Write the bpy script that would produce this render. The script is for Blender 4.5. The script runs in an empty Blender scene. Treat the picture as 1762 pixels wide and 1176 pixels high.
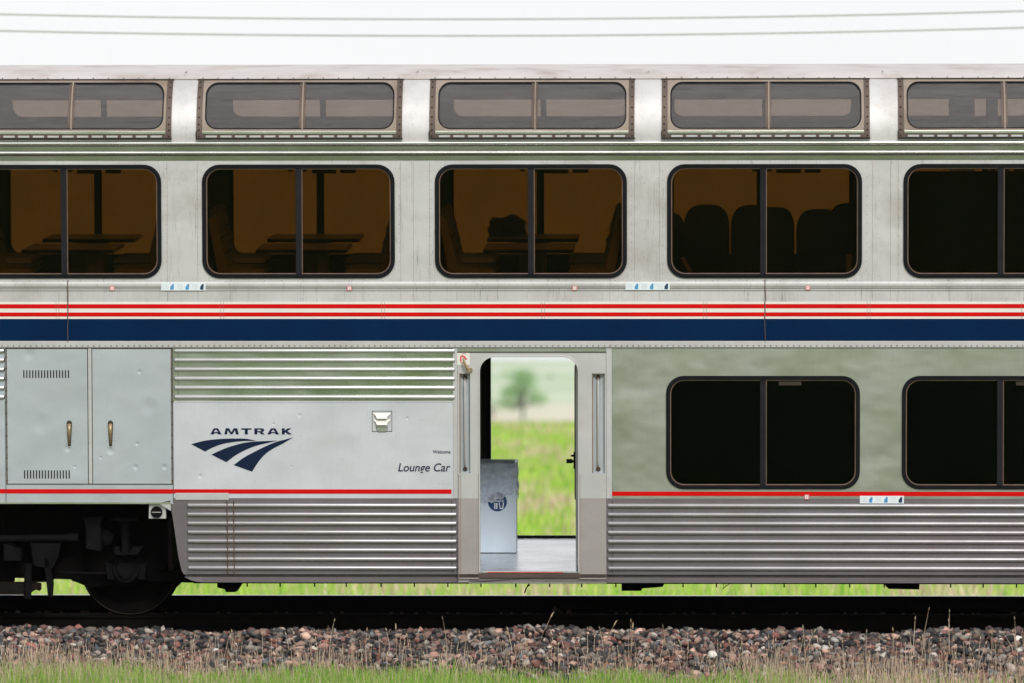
import bpy, bmesh, math, random
import numpy as np
from mathutils import Vector, Matrix
from mathutils.geometry import tessellate_polygon

random.seed(7)
rng = np.random.default_rng(11)
SC = bpy.context.scene
COL = SC.collection
R = math.radians

# ------------------------------------------------------------------ camera
FPX = 10450.0                       # focal length in pixels of a 1762 px wide picture
YAW = math.atan((1214 - 881) / FPX)
PITCH = math.atan(12 / FPX)
CANT = math.atan(0.0727)            # the track is banked on a curve
CAMX = 55 * math.tan(YAW)
cam_data = bpy.data.cameras.new("camera")
cam = bpy.data.objects.new("camera", cam_data)
COL.objects.link(cam)
cam.location = (CAMX, -55, 2.45)
cam.rotation_euler = (R(90) + PITCH, 0, YAW)
cam_data.sensor_width = 36
cam_data.lens = FPX / 1762 * 36
cam_data.clip_start = 0.5
cam_data.clip_end = 9000
cam_data.dof.use_dof = True
cam_data.dof.focus_distance = 54.9
cam_data.dof.aperture_fstop = 2.2
SC.camera = cam

# ------------------------------------------------------------------ world, sun, exposure
SUN_EL, SUN_AZ = R(36), R(163)      # azimuth measured from +Y towards +X
world = bpy.data.worlds.new("World")
SC.world = world
world.use_nodes = True
wn = world.node_tree
wn.nodes.clear()
w_out = wn.nodes.new("ShaderNodeOutputWorld")
w_bg = wn.nodes.new("ShaderNodeBackground")
w_sky = wn.nodes.new("ShaderNodeTexSky")
w_sky.sky_type = 'NISHITA'
w_sky.sun_disc = False
w_sky.sun_elevation = SUN_EL
w_sky.sun_rotation = SUN_AZ
w_tc = wn.nodes.new("ShaderNodeTexCoord")
w_noise = wn.nodes.new("ShaderNodeTexNoise")
w_noise.inputs['Scale'].default_value = 2.2
w_noise.inputs['Detail'].default_value = 5
w_map = wn.nodes.new("ShaderNodeMapping")
w_map.inputs['Scale'].default_value = (1, 1, 3)
w_ramp = wn.nodes.new("ShaderNodeValToRGB")
w_ramp.color_ramp.elements[0].color = (9.5, 9.6, 9.75, 1)
w_ramp.color_ramp.elements[0].position = 0.3
w_ramp.color_ramp.elements[1].color = (11.0, 11.0, 11.1, 1)
w_ramp.color_ramp.elements[1].position = 0.7
w_mix = wn.nodes.new("ShaderNodeMixRGB")
w_mix.inputs['Fac'].default_value = 0.93
wn.links.new(w_tc.outputs['Generated'], w_map.inputs['Vector'])
wn.links.new(w_map.outputs['Vector'], w_noise.inputs['Vector'])
wn.links.new(w_noise.outputs['Fac'], w_ramp.inputs['Fac'])
wn.links.new(w_sky.outputs['Color'], w_mix.inputs['Color1'])
wn.links.new(w_ramp.outputs['Color'], w_mix.inputs['Color2'])
wn.links.new(w_mix.outputs['Color'], w_bg.inputs['Color'])
w_bg.inputs['Strength'].default_value = 0.080
wn.links.new(w_bg.outputs['Background'], w_out.inputs['Surface'])

sun_d = bpy.data.lights.new("sun", 'SUN')
sun_d.energy = 2.0
sun_d.angle = R(14)
sun_d.color = (1.0, 0.96, 0.9)
sun = bpy.data.objects.new("sun", sun_d)
COL.objects.link(sun)
sdir = Vector((math.sin(SUN_AZ) * math.cos(SUN_EL), math.cos(SUN_AZ) * math.cos(SUN_EL), math.sin(SUN_EL)))
sun.rotation_euler = (-sdir).to_track_quat('-Z', 'Y').to_euler()
sun.location = (0, 0, 30)

SC.view_settings.view_transform = 'Standard'
SC.view_settings.look = 'None'
SC.view_settings.gamma = 1
SC.view_settings.use_curve_mapping = False
SC.view_settings.exposure = 0.29
SC.render.engine = 'CYCLES'
SC.cycles.max_bounces = 8
SC.cycles.transparent_max_bounces = 16
SC.cycles.volume_bounces = 0

# ------------------------------------------------------------------ geometry of the banked car
CM = Matrix.Translation((0, 1.73, 0.75 * math.sin(CANT))) @ Matrix.Rotation(CANT, 4, 'X')
CMI = CM.inverted()
W0 = -1.55
_rot = Matrix.Rotation(YAW, 3, 'Z') @ Matrix.Rotation(R(90) + PITCH, 3, 'X')
_org = CMI @ Vector(cam.location)


def at(px, py, yl=W0):
    """where a line of sight meets the car's lengthwise plane at depth yl: (x, z) in the car's frame"""
    d = CMI.to_3x3() @ (_rot @ Vector((px - 881, 588 - py, -FPX)))
    t = (yl - _org.y) / d.y
    p = _org + d * t
    return p.x, p.z


def X(px, yl=W0):
    return at(px, 560, yl)[0]


def Z(py, yl=W0):
    return at(881, py, yl)[1]


# ------------------------------------------------------------------ materials
def new_mat(name):
    m = bpy.data.materials.new(name)
    m.use_nodes = True
    nt = m.node_tree
    b = nt.nodes['Principled BSDF']
    return m, nt, b


def noise(nt, scale, detail=4, mapping=(1, 1, 1), rough=0.55, coord='Object', dist=0.0):
    tc = nt.nodes.new("ShaderNodeTexCoord")
    mp = nt.nodes.new("ShaderNodeMapping")
    mp.inputs['Scale'].default_value = mapping
    n = nt.nodes.new("ShaderNodeTexNoise")
    n.inputs['Scale'].default_value = scale
    n.inputs['Detail'].default_value = detail
    n.inputs['Roughness'].default_value = rough
    n.inputs['Distortion'].default_value = dist
    nt.links.new(tc.outputs[coord], mp.inputs['Vector'])
    nt.links.new(mp.outputs['Vector'], n.inputs['Vector'])
    return n.outputs['Fac']


def rampf(nt, fac, a, b, va=0.0, vb=1.0):
    r = nt.nodes.new("ShaderNodeMapRange")
    r.inputs['From Min'].default_value = a
    r.inputs['From Max'].default_value = b
    r.inputs['To Min'].default_value = va
    r.inputs['To Max'].default_value = vb
    nt.links.new(fac, r.inputs['Value'])
    return r.outputs['Result']


def mixc(nt, fac, c1, c2, blend='MIX'):
    m = nt.nodes.new("ShaderNodeMixRGB")
    m.blend_type = blend
    if isinstance(fac, (int, float)):
        m.inputs['Fac'].default_value = fac
    else:
        nt.links.new(fac, m.inputs['Fac'])
    for s, c in (('Color1', c1), ('Color2', c2)):
        if isinstance(c, tuple):
            m.inputs[s].default_value = (*c, 1)
        else:
            nt.links.new(c, m.inputs[s])
    return m.outputs['Color']


def bump(nt, b, pairs):
    prev = None
    for h, dist, strength in pairs:
        n = nt.nodes.new("ShaderNodeBump")
        n.inputs['Distance'].default_value = dist
        n.inputs['Strength'].default_value = strength
        nt.links.new(h, n.inputs['Height'])
        if prev:
            nt.links.new(prev, n.inputs['Normal'])
        prev = n.outputs['Normal']
    nt.links.new(prev, b.inputs['Normal'])


def plain(name, col, rough=0.6, metallic=0.0, var=0.15, scale=6, spec=0.5):
    m, nt, b = new_mat(name)
    f = noise(nt, scale, 5)
    c = mixc(nt, rampf(nt, f, 0.3, 0.7), tuple(v * (1 - var) for v in col), tuple(min(1, v * (1 + var)) for v in col))
    nt.links.new(c, b.inputs['Base Color'])
    b.inputs['Roughness'].default_value = rough
    b.inputs['Metallic'].default_value = metallic
    b.inputs['Specular IOR Level'].default_value = spec
    return m


def metal(name, col, rough, metallic=1.0, wav=0.004, dirt=0.3, dirt_col=(0.22, 0.17, 0.14), streak=0.0,
          wav_scale=1.3, fine=1.0, zlim=None, pits=0.0):
    m, nt, b = new_mat(name)
    base = mixc(nt, rampf(nt, noise(nt, 2.0, 5, (1, 1, 1.6)), 0.3, 0.7),
                tuple(v * 0.9 for v in col), tuple(min(1, v * 1.07) for v in col))
    # fine vertical polish and grime
    grain = noise(nt, 9, 6, (14, 14, 0.9), 0.65)
    base = mixc(nt, rampf(nt, grain, 0.45, 0.75, 0, 0.16), base, dirt_col)
    dn = noise(nt, 1.7, 7, (1, 1, 1.2), 0.62)
    dfac = rampf(nt, dn, 0.5, 0.78, 0, dirt)
    base = mixc(nt, dfac, base, dirt_col)
    if streak:
        s = noise(nt, 5, 3, (7.5, 7.5, 0.13), 0.6, dist=0.12)
        mx = nt.nodes.new("ShaderNodeMath")
        mx.operation = 'SUBTRACT'
        mx.inputs[1].default_value = 0.5
        nt.links.new(s, mx.inputs[0])
        ab = nt.nodes.new("ShaderNodeMath")
        ab.operation = 'ABSOLUTE'
        nt.links.new(mx.outputs[0], ab.inputs[0])
        line = rampf(nt, ab.outputs[0], 0.0, 0.010, 1, 0)
        gate = rampf(nt, noise(nt, 3, 3, (3, 3, 0.3)), 0.46, 0.6, 0, streak)
        mul = nt.nodes.new("ShaderNodeMath")
        mul.operation = 'MULTIPLY'
        nt.links.new(line, mul.inputs[0])
        nt.links.new(gate, mul.inputs[1])
        base = mixc(nt, mul.outputs[0], base, (0.05, 0.045, 0.05))
    if pits:
        p = noise(nt, 55, 2, (1, 1, 1), 0.5)
        base = mixc(nt, rampf(nt, p, 0.70, 0.76, 0, pits), base, (0.05, 0.045, 0.04))
    nt.links.new(base, b.inputs['Base Color'])
    b.inputs['Metallic'].default_value = metallic
    rr = nt.nodes.new("ShaderNodeMath")
    rr.operation = 'ADD'
    rr.inputs[1].default_value = rough
    nt.links.new(rampf(nt, dn, 0.35, 0.8, 0, 0.16), rr.inputs[0])
    nt.links.new(rr.outputs[0], b.inputs['Roughness'])
    wv = noise(nt, wav_scale, 2, (1, 1, 1.4), 0.4)
    fn = noise(nt, 40, 3, (1, 1, 12), 0.6)
    dents = noise(nt, 6, 1, (1, 1, 1.5), 0.3)
    bump(nt, b, [(wv, wav * 4, 1.0), (dents, wav * 0.25, 1.0), (fn, 0.0004 * fine, 0.5)])
    return m


def add_dents(m, pts, depth=0.010):
    nt = m.node_tree
    b = nt.nodes['Principled BSDF']
    tc = nt.nodes.new("ShaderNodeTexCoord")
    last = None
    for (x, z, rad) in pts:
        d = nt.nodes.new("ShaderNodeVectorMath")
        d.operation = 'DISTANCE'
        d.inputs[1].default_value = (x, W0, z)
        nt.links.new(tc.outputs['Object'], d.inputs[0])
        mr = nt.nodes.new("ShaderNodeMapRange")
        mr.interpolation_type = 'SMOOTHSTEP'
        mr.inputs['From Min'].default_value = 0
        mr.inputs['From Max'].default_value = rad
        mr.inputs['To Min'].default_value = 1
        mr.inputs['To Max'].default_value = 0
        nt.links.new(d.outputs['Value'], mr.inputs['Value'])
        if last is None:
            last = mr.outputs['Result']
        else:
            a = nt.nodes.new("ShaderNodeMath")
            a.operation = 'MAXIMUM'
            nt.links.new(last, a.inputs[0])
            nt.links.new(mr.outputs['Result'], a.inputs[1])
            last = a.outputs[0]
    old = b.inputs['Normal'].links[0].from_socket
    n = nt.nodes.new("ShaderNodeBump")
    n.invert = True
    n.inputs['Distance'].default_value = depth
    nt.links.new(last, n.inputs['Height'])
    nt.links.new(old, n.inputs['Normal'])
    nt.links.new(n.outputs['Normal'], b.inputs['Normal'])


def glass(name, tint, refl, rough=0.02, veil=0.0, veil_col=(0.5, 0.45, 0.42)):
    m, nt, b = new_mat(name)
    nt.nodes.remove(b)
    out = nt.nodes['Material Output']
    tr = nt.nodes.new("ShaderNodeBsdfTransparent")
    t = tuple(math.sqrt(v) for v in tint)
    c = mixc(nt, rampf(nt, noise(nt, 2.5, 4, (1, 1, 1)), 0.3, 0.7), tuple(v * 0.94 for v in t), t)
    nt.links.new(c, tr.inputs['Color'])
    gl = nt.nodes.new("ShaderNodeBsdfGlossy")
    gl.inputs['Roughness'].default_value = rough
    lw = nt.nodes.new("ShaderNodeLayerWeight")
    pw_ = nt.nodes.new("ShaderNodeMath")
    pw_.operation = 'POWER'
    pw_.inputs[1].default_value = 4
    nt.links.new(lw.outputs['Facing'], pw_.inputs[0])
    fr = nt.nodes.new("ShaderNodeMath")
    fr.operation = 'MULTIPLY_ADD'
    fr.inputs[1].default_value = 0.95
    fr.inputs[2].default_value = 0.035
    nt.links.new(pw_.outputs[0], fr.inputs[0])
    mu = nt.nodes.new("ShaderNodeMath")
    mu.operation = 'MULTIPLY'
    mu.inputs[1].default_value = refl
    nt.links.new(fr.outputs[0], mu.inputs[0])
    mx = nt.nodes.new("ShaderNodeMixShader")
    nt.links.new(mu.outputs[0], mx.inputs['Fac'])
    nt.links.new(tr.outputs[0], mx.inputs[1])
    nt.links.new(gl.outputs[0], mx.inputs[2])
    last = mx.outputs[0]
    if veil:
        df = nt.nodes.new("ShaderNodeBsdfDiffuse")  # diffuse veil paints the sky's pale reflection into the glass
        df.inputs['Color'].default_value = (*veil_col, 1)
        m2 = nt.nodes.new("ShaderNodeMixShader")
        nt.links.new(rampf(nt, noise(nt, 4, 5, (1, 1, 9)), 0.3, 0.75, veil * 0.6, veil * 1.4), m2.inputs['Fac'])
        nt.links.new(last, m2.inputs[1])
        nt.links.new(df.outputs[0], m2.inputs[2])
        last = m2.outputs[0]
    nt.links.new(last, out.inputs['Surface'])
    return m


def attr_mat(name, rough=0.85, spec=0.3, trans=0.0):
    m, nt, b = new_mat(name)
    a = nt.nodes.new("ShaderNodeAttribute")
    a.attribute_name = "tone"
    nt.links.new(a.outputs['Color'], b.inputs['Base Color'])
    b.inputs['Roughness'].default_value = rough
    b.inputs['Specular IOR Level'].default_value = spec
    if trans:
        out = nt.nodes['Material Output']
        tl = nt.nodes.new("ShaderNodeBsdfTranslucent")
        nt.links.new(a.outputs['Color'], tl.inputs['Color'])
        mx = nt.nodes.new("ShaderNodeMixShader")
        mx.inputs['Fac'].default_value = trans
        nt.links.new(b.outputs[0], mx.inputs[1])
        nt.links.new(tl.outputs[0], mx.inputs[2])
        nt.links.new(mx.outputs[0], out.inputs['Surface'])
    return m


M = {}
M['roof'] = metal('roof_metal', (0.50, 0.47, 0.465), 0.7, 0.1, 0.002, 1.0, (0.30, 0.23, 0.20), pits=0.3, wav_scale=1.0)
M['upper'] = metal('upper_metal', (0.55, 0.54, 0.55), 0.5, 0.4, 0.004, 0.65, (0.36, 0.29, 0.27), streak=0.5, pits=0.4)
M['band'] = metal('window_band_metal', (0.54, 0.54, 0.55), 0.5, 0.25, 0.004, 0.75, (0.34, 0.29, 0.26), streak=0.75, pits=0.2)
M['lower'] = metal('lower_metal', (0.50, 0.52, 0.485), 0.31, 0.92, 0.005, 0.2, (0.3, 0.27, 0.24), wav_scale=1.8)
M['dull'] = metal('dull_panel_metal', (0.54, 0.565, 0.61), 0.55, 0.2, 0.002, 0.25, (0.40, 0.37, 0.33), pits=0.3)
M['door_metal'] = metal('locker_metal', (0.44, 0.485, 0.525), 0.48, 0.35, 0.005, 0.25, (0.36, 0.36, 0.33), pits=0.1)
add_dents(M['door_metal'], [(X(a), Z(b), c) for a, b, c in ((240, 640, 0.03), (235, 764, 0.025), (232, 804, 0.035), (282, 804, 0.035), (127, 804, 0.02), (115, 772, 0.05), (189, 776, 0.05), (172, 788, 0.02), (255, 700, 0.10), (70, 730, 0.12), (50, 610, 0.07))], 0.005)
add_dents(M['dull'], [(X(a), Z(b), c) for a, b, c in ((515, 715, 0.025), (500, 803, 0.012), (470, 730, 0.015), (343, 820, 0.03), (600, 770, 0.15), (700, 720, 0.02))], 0.004)
M['skirt'] = metal('skirt_metal', (0.215, 0.195, 0.215), 0.42, 0.5, 0.004, 0.6, (0.15, 0.12, 0.11))
M['gutter'] = metal('gutter_metal', (0.37, 0.37, 0.35), 0.18, 0.95, 0.002, 0.1, (0.3, 0.28, 0.25))
M['fluted'] = metal('fluted_panel_metal', (0.50, 0.53, 0.48), 0.24, 1.0, 0.005, 0.15, (0.3, 0.27, 0.24), wav_scale=1.8)
M['rib_top'] = metal('rib_metal', (0.60, 0.61, 0.62), 0.40, 0.9, 0.001, 0.15, (0.3, 0.27, 0.24))
M['rib_low'] = metal('skirt_rib_metal', (0.48, 0.46, 0.485), 0.40, 0.85, 0.001, 0.35, (0.24, 0.2, 0.18))
M['surround'] = metal('doorway_metal', (0.52, 0.525, 0.53), 0.5, 0.4, 0.002, 0.35, (0.34, 0.29, 0.26), pits=0.3)
M['surround_dirty'] = metal('doorway_dirty_metal', (0.38, 0.35, 0.35), 0.5, 0.4, 0.002, 0.5, (0.24, 0.19, 0.17), pits=0.4)
M['bead'] = metal('moulding_metal', (0.70, 0.71, 0.70), 0.22, 0.95, 0.002, 0.1, (0.3, 0.28, 0.25))
M['white'] = plain('white_paint', (0.72, 0.70, 0.66), 0.35, 0, 0.04, 3)
M['red'] = plain('red_paint', (0.56, 0.001, 0.002), 0.45, 0, 0.06, 3, 0.15)
M['blue'] = plain('blue_paint', (0.0002, 0.015, 0.058), 0.5, 0, 0.15, 2, 0.06)
M['navy'] = plain('navy_print', (0.002, 0.010, 0.038), 0.5, 0, 0.08, 5, 0.2)
M['rubber'] = plain('black_rubber', (0.006, 0.0065, 0.009), 0.5, 0, 0.2, 8, 0.12)
M['mullion'] = plain('mullion_dark', (0.014, 0.014, 0.018), 0.5, 0, 0.2, 8, 0.12)
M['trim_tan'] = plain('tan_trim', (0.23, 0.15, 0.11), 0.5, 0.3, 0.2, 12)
M['rust_frame'] = metal('rusty_frame', (0.115, 0.083, 0.07), 0.55, 0.5, 0.002, 0.6, (0.05, 0.035, 0.03), pits=0.4)
M['cream'] = metal('cream_frame', (0.29, 0.235, 0.195), 0.6, 0.2, 0.002, 0.95, (0.14, 0.085, 0.055))
M['bolt'] = plain('dark_bolt', (0.02, 0.017, 0.018), 0.5, 0.3, 0.2, 30)
M['rivet'] = metal('rivet_metal', (0.36, 0.32, 0.30), 0.4, 0.7, 0.0, 0.9, (0.14, 0.09, 0.06))
M['seam'] = plain('dark_seam', (0.035, 0.028, 0.024), 0.8, 0, 0.4, 20)
M['rust_seam'] = plain('rusty_seam', (0.10, 0.065, 0.045), 0.8, 0, 0.5, 25)
M['black'] = plain('grimy_black', (0.0035, 0.003, 0.003), 0.9, 0.0, 0.4, 9, 0.03)
M['black2'] = plain('grimy_dark_steel', (0.0050, 0.0045, 0.0052), 0.75, 0.0, 0.4, 9, 0.08)
M['bronze'] = plain('bronze_handle', (0.36, 0.27, 0.16), 0.4, 0.6, 0.25, 30)
M['steel'] = metal('handle_steel', (0.55, 0.52, 0.50), 0.4, 0.4, 0.0, 0.4, (0.25, 0.18, 0.14))
M['amber'] = glass('amber_tinted_glass', (0.245, 0.15, 0.048), 0.3)
M['amber_thin'] = glass('far_amber_glass', (0.245, 0.15, 0.048), 0.3)
M['smoke'] = glass('smoked_dome_glass', (0.53, 0.45, 0.385), 1.8, 0.05, 0.10, (0.40, 0.38, 0.42))
M['blackglass'] = glass('black_glass', (0.05, 0.045, 0.035), 0.25)
M['inner'] = plain('inner_lining', (0.08, 0.065, 0.055), 0.7, 0, 0.2, 3)
M['inner_light'] = plain('grey_ceiling_lining', (0.42, 0.38, 0.41), 0.7, 0, 0.1, 3)
M['inner_beige'] = plain('beige_lining', (0.36, 0.29, 0.24), 0.7, 0, 0.1, 3)
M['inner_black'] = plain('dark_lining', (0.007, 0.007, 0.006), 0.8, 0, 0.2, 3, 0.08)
M['olive'] = plain('olive_lining', (0.020, 0.022, 0.012), 0.7, 0, 0.2, 3, 0.1)
M['wood'] = plain('brown_table_top', (0.30, 0.21, 0.14), 0.33, 0, 0.2, 12)
M['fabric'] = plain('brown_upholstery', (0.31, 0.28, 0.26), 0.8, 0, 0.15, 40)
M['fabric_dark'] = plain('dark_upholstery', (0.012, 0.012, 0.014), 0.8, 0, 0.15, 40)
M['pale'] = plain('pale_print', (0.70, 0.76, 0.80), 0.4, 0, 0.05, 20)
M['sky_print'] = plain('blue_print', (0.08, 0.28, 0.55), 0.4, 0, 0.3, 60)
M['deep_print'] = plain('deep_blue_print', (0.01, 0.04, 0.10), 0.4, 0, 0.3, 60)
M['red_print'] = plain('red_print', (0.58, 0.07, 0.07), 0.4, 0, 0.1, 60)
M['pink_print'] = plain('faded_red_print', (0.60, 0.22, 0.22), 0.5, 0, 0.1, 60)
M['label_dark'] = plain('dark_label', (0.03, 0.02, 0.012), 0.5, 0, 0.1, 60)
M['bin'] = plain('grey_white_bin', (0.56, 0.66, 0.78), 0.35, 0.0, 0.05, 5)
M['bin_blue'] = plain('badge_blue', (0.005, 0.045, 0.16), 0.4, 0, 0.1, 30)
M['floor_metal'] = metal('vestibule_floor_metal', (0.70, 0.71, 0.74), 0.22, 0.9, 0.001, 0.2, (0.4, 0.38, 0.4))
M['rail'] = plain('rail_steel', (0.005, 0.004, 0.0035), 0.85, 0.0, 0.3, 10, 0.04)
M['rail_head'] = plain('rail_polished', (0.55, 0.56, 0.56), 0.25, 1.0, 0.1, 10)
M['tie'] = plain('weathered_timber', (0.085, 0.052, 0.038), 0.85, 0, 0.4, 14)
M['plate'] = plain('rusty_plate', (0.07, 0.04, 0.03), 0.8, 0.2, 0.3, 20)
M['wire'] = plain('wire_grey', (0.33, 0.345, 0.33), 0.6, 0.2, 0.1, 2)
M['stone'] = attr_mat('ballast_stone', 0.8, 0.3)
M['blade'] = attr_mat('grass_blade', 0.7, 0.2, 0.45)
M['leaf'] = attr_mat('tree_leaf', 0.7, 0.2, 0.3)
M['bark'] = plain('bark', (0.16, 0.15, 0.14), 0.9, 0, 0.3, 6)

# liner: thin grey plastic film
_m, _nt, _b = new_mat('plastic_film')
_b.inputs['Base Color'].default_value = (0.78, 0.83, 0.92, 1)
_b.inputs['Roughness'].default_value = 0.18
_b.inputs['Specular IOR Level'].default_value = 0.9
bump(_nt, _b, [(noise(_nt, 14, 4, (1, 1, 0.6), 0.6, dist=0.8), 0.02, 0.9)])
_tr = _nt.nodes.new("ShaderNodeBsdfTransparent")
_tr.inputs['Color'].default_value = (0.86, 0.9, 0.95, 1)
_mx = _nt.nodes.new("ShaderNodeMixShader")
_nt.links.new(rampf(_nt, noise(_nt, 9, 4, (1, 1, 1.6), 0.6, dist=0.6), 0.3, 0.7, 0.40, 0.72), _mx.inputs['Fac'])
_nt.links.new(_b.outputs[0], _mx.inputs[1])
_nt.links.new(_tr.outputs[0], _mx.inputs[2])
_nt.links.new(_mx.outputs[0], _nt.nodes['Material Output'].inputs['Surface'])
M['film'] = _m


# ------------------------------------------------------------------ mesh helpers
class MB:
    def __init__(s):
        s.v, s.f = [], []

    def add(s, vs, fs):
        n = len(s.v)
        s.v += [tuple(p) for p in vs]
        s.f += [tuple(i + n for i in f) for f in fs]

    def box(s, x0, x1, y0, y1, z0, z1):
        s.add([(x0, y0, z0), (x1, y0, z0), (x1, y1, z0), (x0, y1, z0), (x0, y0, z1), (x1, y0, z1), (x1, y1, z1), (x0, y1, z1)],
              [(0, 3, 2, 1), (4, 5, 6, 7), (0, 1, 5, 4), (1, 2, 6, 5), (2, 3, 7, 6), (3, 0, 4, 7)])
        return s

    def prism(s, outline, y0, y1, holes=()):
        """outline in (x, z), extruded from y0 (near face) to y1"""
        loops = [list(outline)] + [list(h) for h in holes]
        tri = tessellate_polygon([[Vector((a, b, 0)) for a, b in l] for l in loops])
        flat = [p for l in loops for p in l]
        n = len(flat)
        vs = [(a, y0, b) for a, b in flat] + [(a, y1, b) for a, b in flat]
        fs = [tuple(t) for t in tri] + [tuple(i + n for i in reversed(t)) for t in tri]
        o = 0
        for l in loops:
            k = len(l)
            for i in range(k):
                a, b = o + i, o + (i + 1) % k
                fs.append((a, b, b + n, a + n))
            o += k
        s.add(vs, fs)
        return s

    def tube(s, pts, r, n=10, caps=True):
        pts = [Vector(p) for p in pts]
        rs = r if isinstance(r, (list, tuple)) else [r] * len(pts)
        vs, fs = [], []
        up = None
        for i, p in enumerate(pts):
            d = (pts[min(i + 1, len(pts) - 1)] - pts[max(i - 1, 0)]).normalized()
            if up is None:
                up = Vector((0, 0, 1)) if abs(d.z) < 0.9 else Vector((0, 1, 0))
            a = d.cross(up).normalized()
            b = a.cross(d).normalized()
            up = b
            for k in range(n):
                t = 2 * math.pi * k / n
                vs.append(p + (a * math.cos(t) + b * math.sin(t)) * rs[i])
        for i in range(len(pts) - 1):
            for k in range(n):
                fs.append((i * n + k, i * n + (k + 1) % n, (i + 1) * n + (k + 1) % n, (i + 1) * n + k))
        if caps:
            fs.append(tuple(range(n - 1, -1, -1)))
            fs.append(tuple((len(pts) - 1) * n + k for k in range(n)))
        s.add(vs, fs)
        return s

    def lathe_y(s, cx, cz, prof, n=32):
        """prof: list of (radius, y)"""
        vs, fs = [], []
        for r, y in prof:
            for k in range(n):
                t = 2 * math.pi * k / n
                vs.append((cx + r * math.cos(t), y, cz + r * math.sin(t)))
        for i in range(len(prof) - 1):
            for k in range(n):
                fs.append((i * n + k, i * n + (k + 1) % n, (i + 1) * n + (k + 1) % n, (i + 1) * n + k))
        fs.append(tuple(range(n - 1, -1, -1)))
        fs.append(tuple((len(prof) - 1) * n + k for k in range(n)))
        s.add(vs, fs)
        return s

    def dome(s, x, y, z, r, h=None, n=6):
        """a small round head on a face that looks to -y"""
        h = h or r * 0.6
        vs = [(x, y - h, z)]
        for rr, hh in ((0.65, 0.75), (1, 0)):
            for k in range(n):
                t = 2 * math.pi * k / n
                vs.append((x + r * rr * math.cos(t), y - h * hh, z + r * rr * math.sin(t)))
        fs = [(0, 1 + (k + 1) % n, 1 + k) for k in range(n)]
        fs += [(1 + k, 1 + (k + 1) % n, 1 + n + (k + 1) % n, 1 + n + k) for k in range(n)]
        s.add(vs, fs)
        return s

    def build(s, name, m, parent=None, smooth=False, bevel=0.0, merge=False, kind=None, label=None, autos=False):
        me = bpy.data.meshes.new(name)
        me.from_pydata(s.v, [], s.f)
        bm = bmesh.new()
        bm.from_mesh(me)
        if merge:
            bmesh.ops.remove_doubles(bm, verts=bm.verts, dist=1e-5)
        bmesh.ops.recalc_face_normals(bm, faces=bm.faces)
        bm.to_mesh(me)
        bm.free()
        me.materials.append(m)
        if smooth or autos:
            me.polygons.foreach_set('use_smooth', [True] * len(me.polygons))
        if autos:
            try:
                me.set_sharp_from_angle(angle=R(35))
            except Exception:
                pass
        o = bpy.data.objects.new(name, me)
        COL.objects.link(o)
        if parent:
            o.parent = parent
        if bevel:
            b = o.modifiers.new('bevel', 'BEVEL')
            b.width = bevel
            b.segments = 2
            b.limit_method = 'ANGLE'
            b.angle_limit = R(40)
        if kind:
            o['kind'] = kind
        if label:
            o['label'] = label
        return o


def rrect(x0, x1, z0, z1, r, n=7):
    pts = []
    for cx, cz, a0 in ((x1 - r, z0 + r, -90), (x1 - r, z1 - r, 0), (x0 + r, z1 - r, 90), (x0 + r, z0 + r, 180)):
        for k in range(n + 1):
            a = R(a0 + 90 * k / n)
            pts.append((cx + r * math.cos(a), cz + r * math.sin(a)))
    return pts


def rowgrid(mb, outer, holes, yf, t=0.0, rows=(), back=False):
    """a sheet bent along z by yf(z), with rounded outline and rounded holes, each (x0, x1, z0, z1, r)"""
    def ext(h, z):
        x0, x1, z0, z1, r = h
        d = min(z - z0, z1 - z)
        ins = 0 if d >= r else r - math.sqrt(max(0, r * r - (r - d) ** 2))
        return x0 + ins, x1 - ins
    lev = {outer[2], outer[3], *rows}
    for h in [outer] + list(holes):
        z0, z1, r = h[2], h[3], h[4]
        lev |= {z0, z1}
        if r > 0:
            for k in range(1, 8):
                q = r * (1 - math.cos(R(90 * k / 7)))
                lev |= {z0 + q, z1 - q}
    lev = sorted(v for v in lev if outer[2] - 1e-9 <= v <= outer[3] + 1e-9)
    lv = [lev[0]]
    for v in lev[1:]:
        if v - lv[-1] > 2e-4:
            lv.append(v)
    lv[-1] = outer[3]

    def quad(a, b, c, d):
        mb.add([a, b, c, d], [(0, 1, 2, 3)])
    ty = lambda z, o: yf(z) + o
    for za, zb in zip(lv, lv[1:]):
        act = [h for h in holes if h[2] <= za + 2e-4 and zb <= h[3] + 2e-4]
        act.sort()
        oa, ob = ext(outer, za), ext(outer, zb)
        ea = [oa[0]] + [v for h in act for v in ext(h, za)] + [oa[1]]
        eb = [ob[0]] + [v for h in act for v in ext(h, zb)] + [ob[1]]
        for i in range(0, len(ea), 2):
            quad((ea[i], yf(za), za), (ea[i + 1], yf(za), za), (eb[i + 1], yf(zb), zb), (eb[i], yf(zb), zb))
            if back:
                quad((ea[i], ty(za, t), za), (eb[i], ty(zb, t), zb), (eb[i + 1], ty(zb, t), zb), (ea[i + 1], ty(za, t), za))
            if t:
                for j in (i, i + 1):
                    quad((ea[j], yf(za), za), (eb[j], yf(zb), zb), (eb[j], ty(zb, t), zb), (ea[j], ty(za, t), za))
    if t:
        for h in list(holes) + [outer]:
            for z in (h[2], h[3]):
                a, b = ext(h, z)
                quad((a, yf(z), z), (b, yf(z), z), (b, ty(z, t), z), (a, ty(z, t), z))
    return mb


def empty(name, label, cat, group=None, mat=None, kind=None):
    o = bpy.data.objects.new(name, None)
    o.empty_display_size = 0.2
    COL.objects.link(o)
    o['label'] = label
    o['category'] = cat
    if group:
        o['group'] = group
    if kind:
        o['kind'] = kind
    if mat is not None:
        o.matrix_world = mat
    return o


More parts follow.
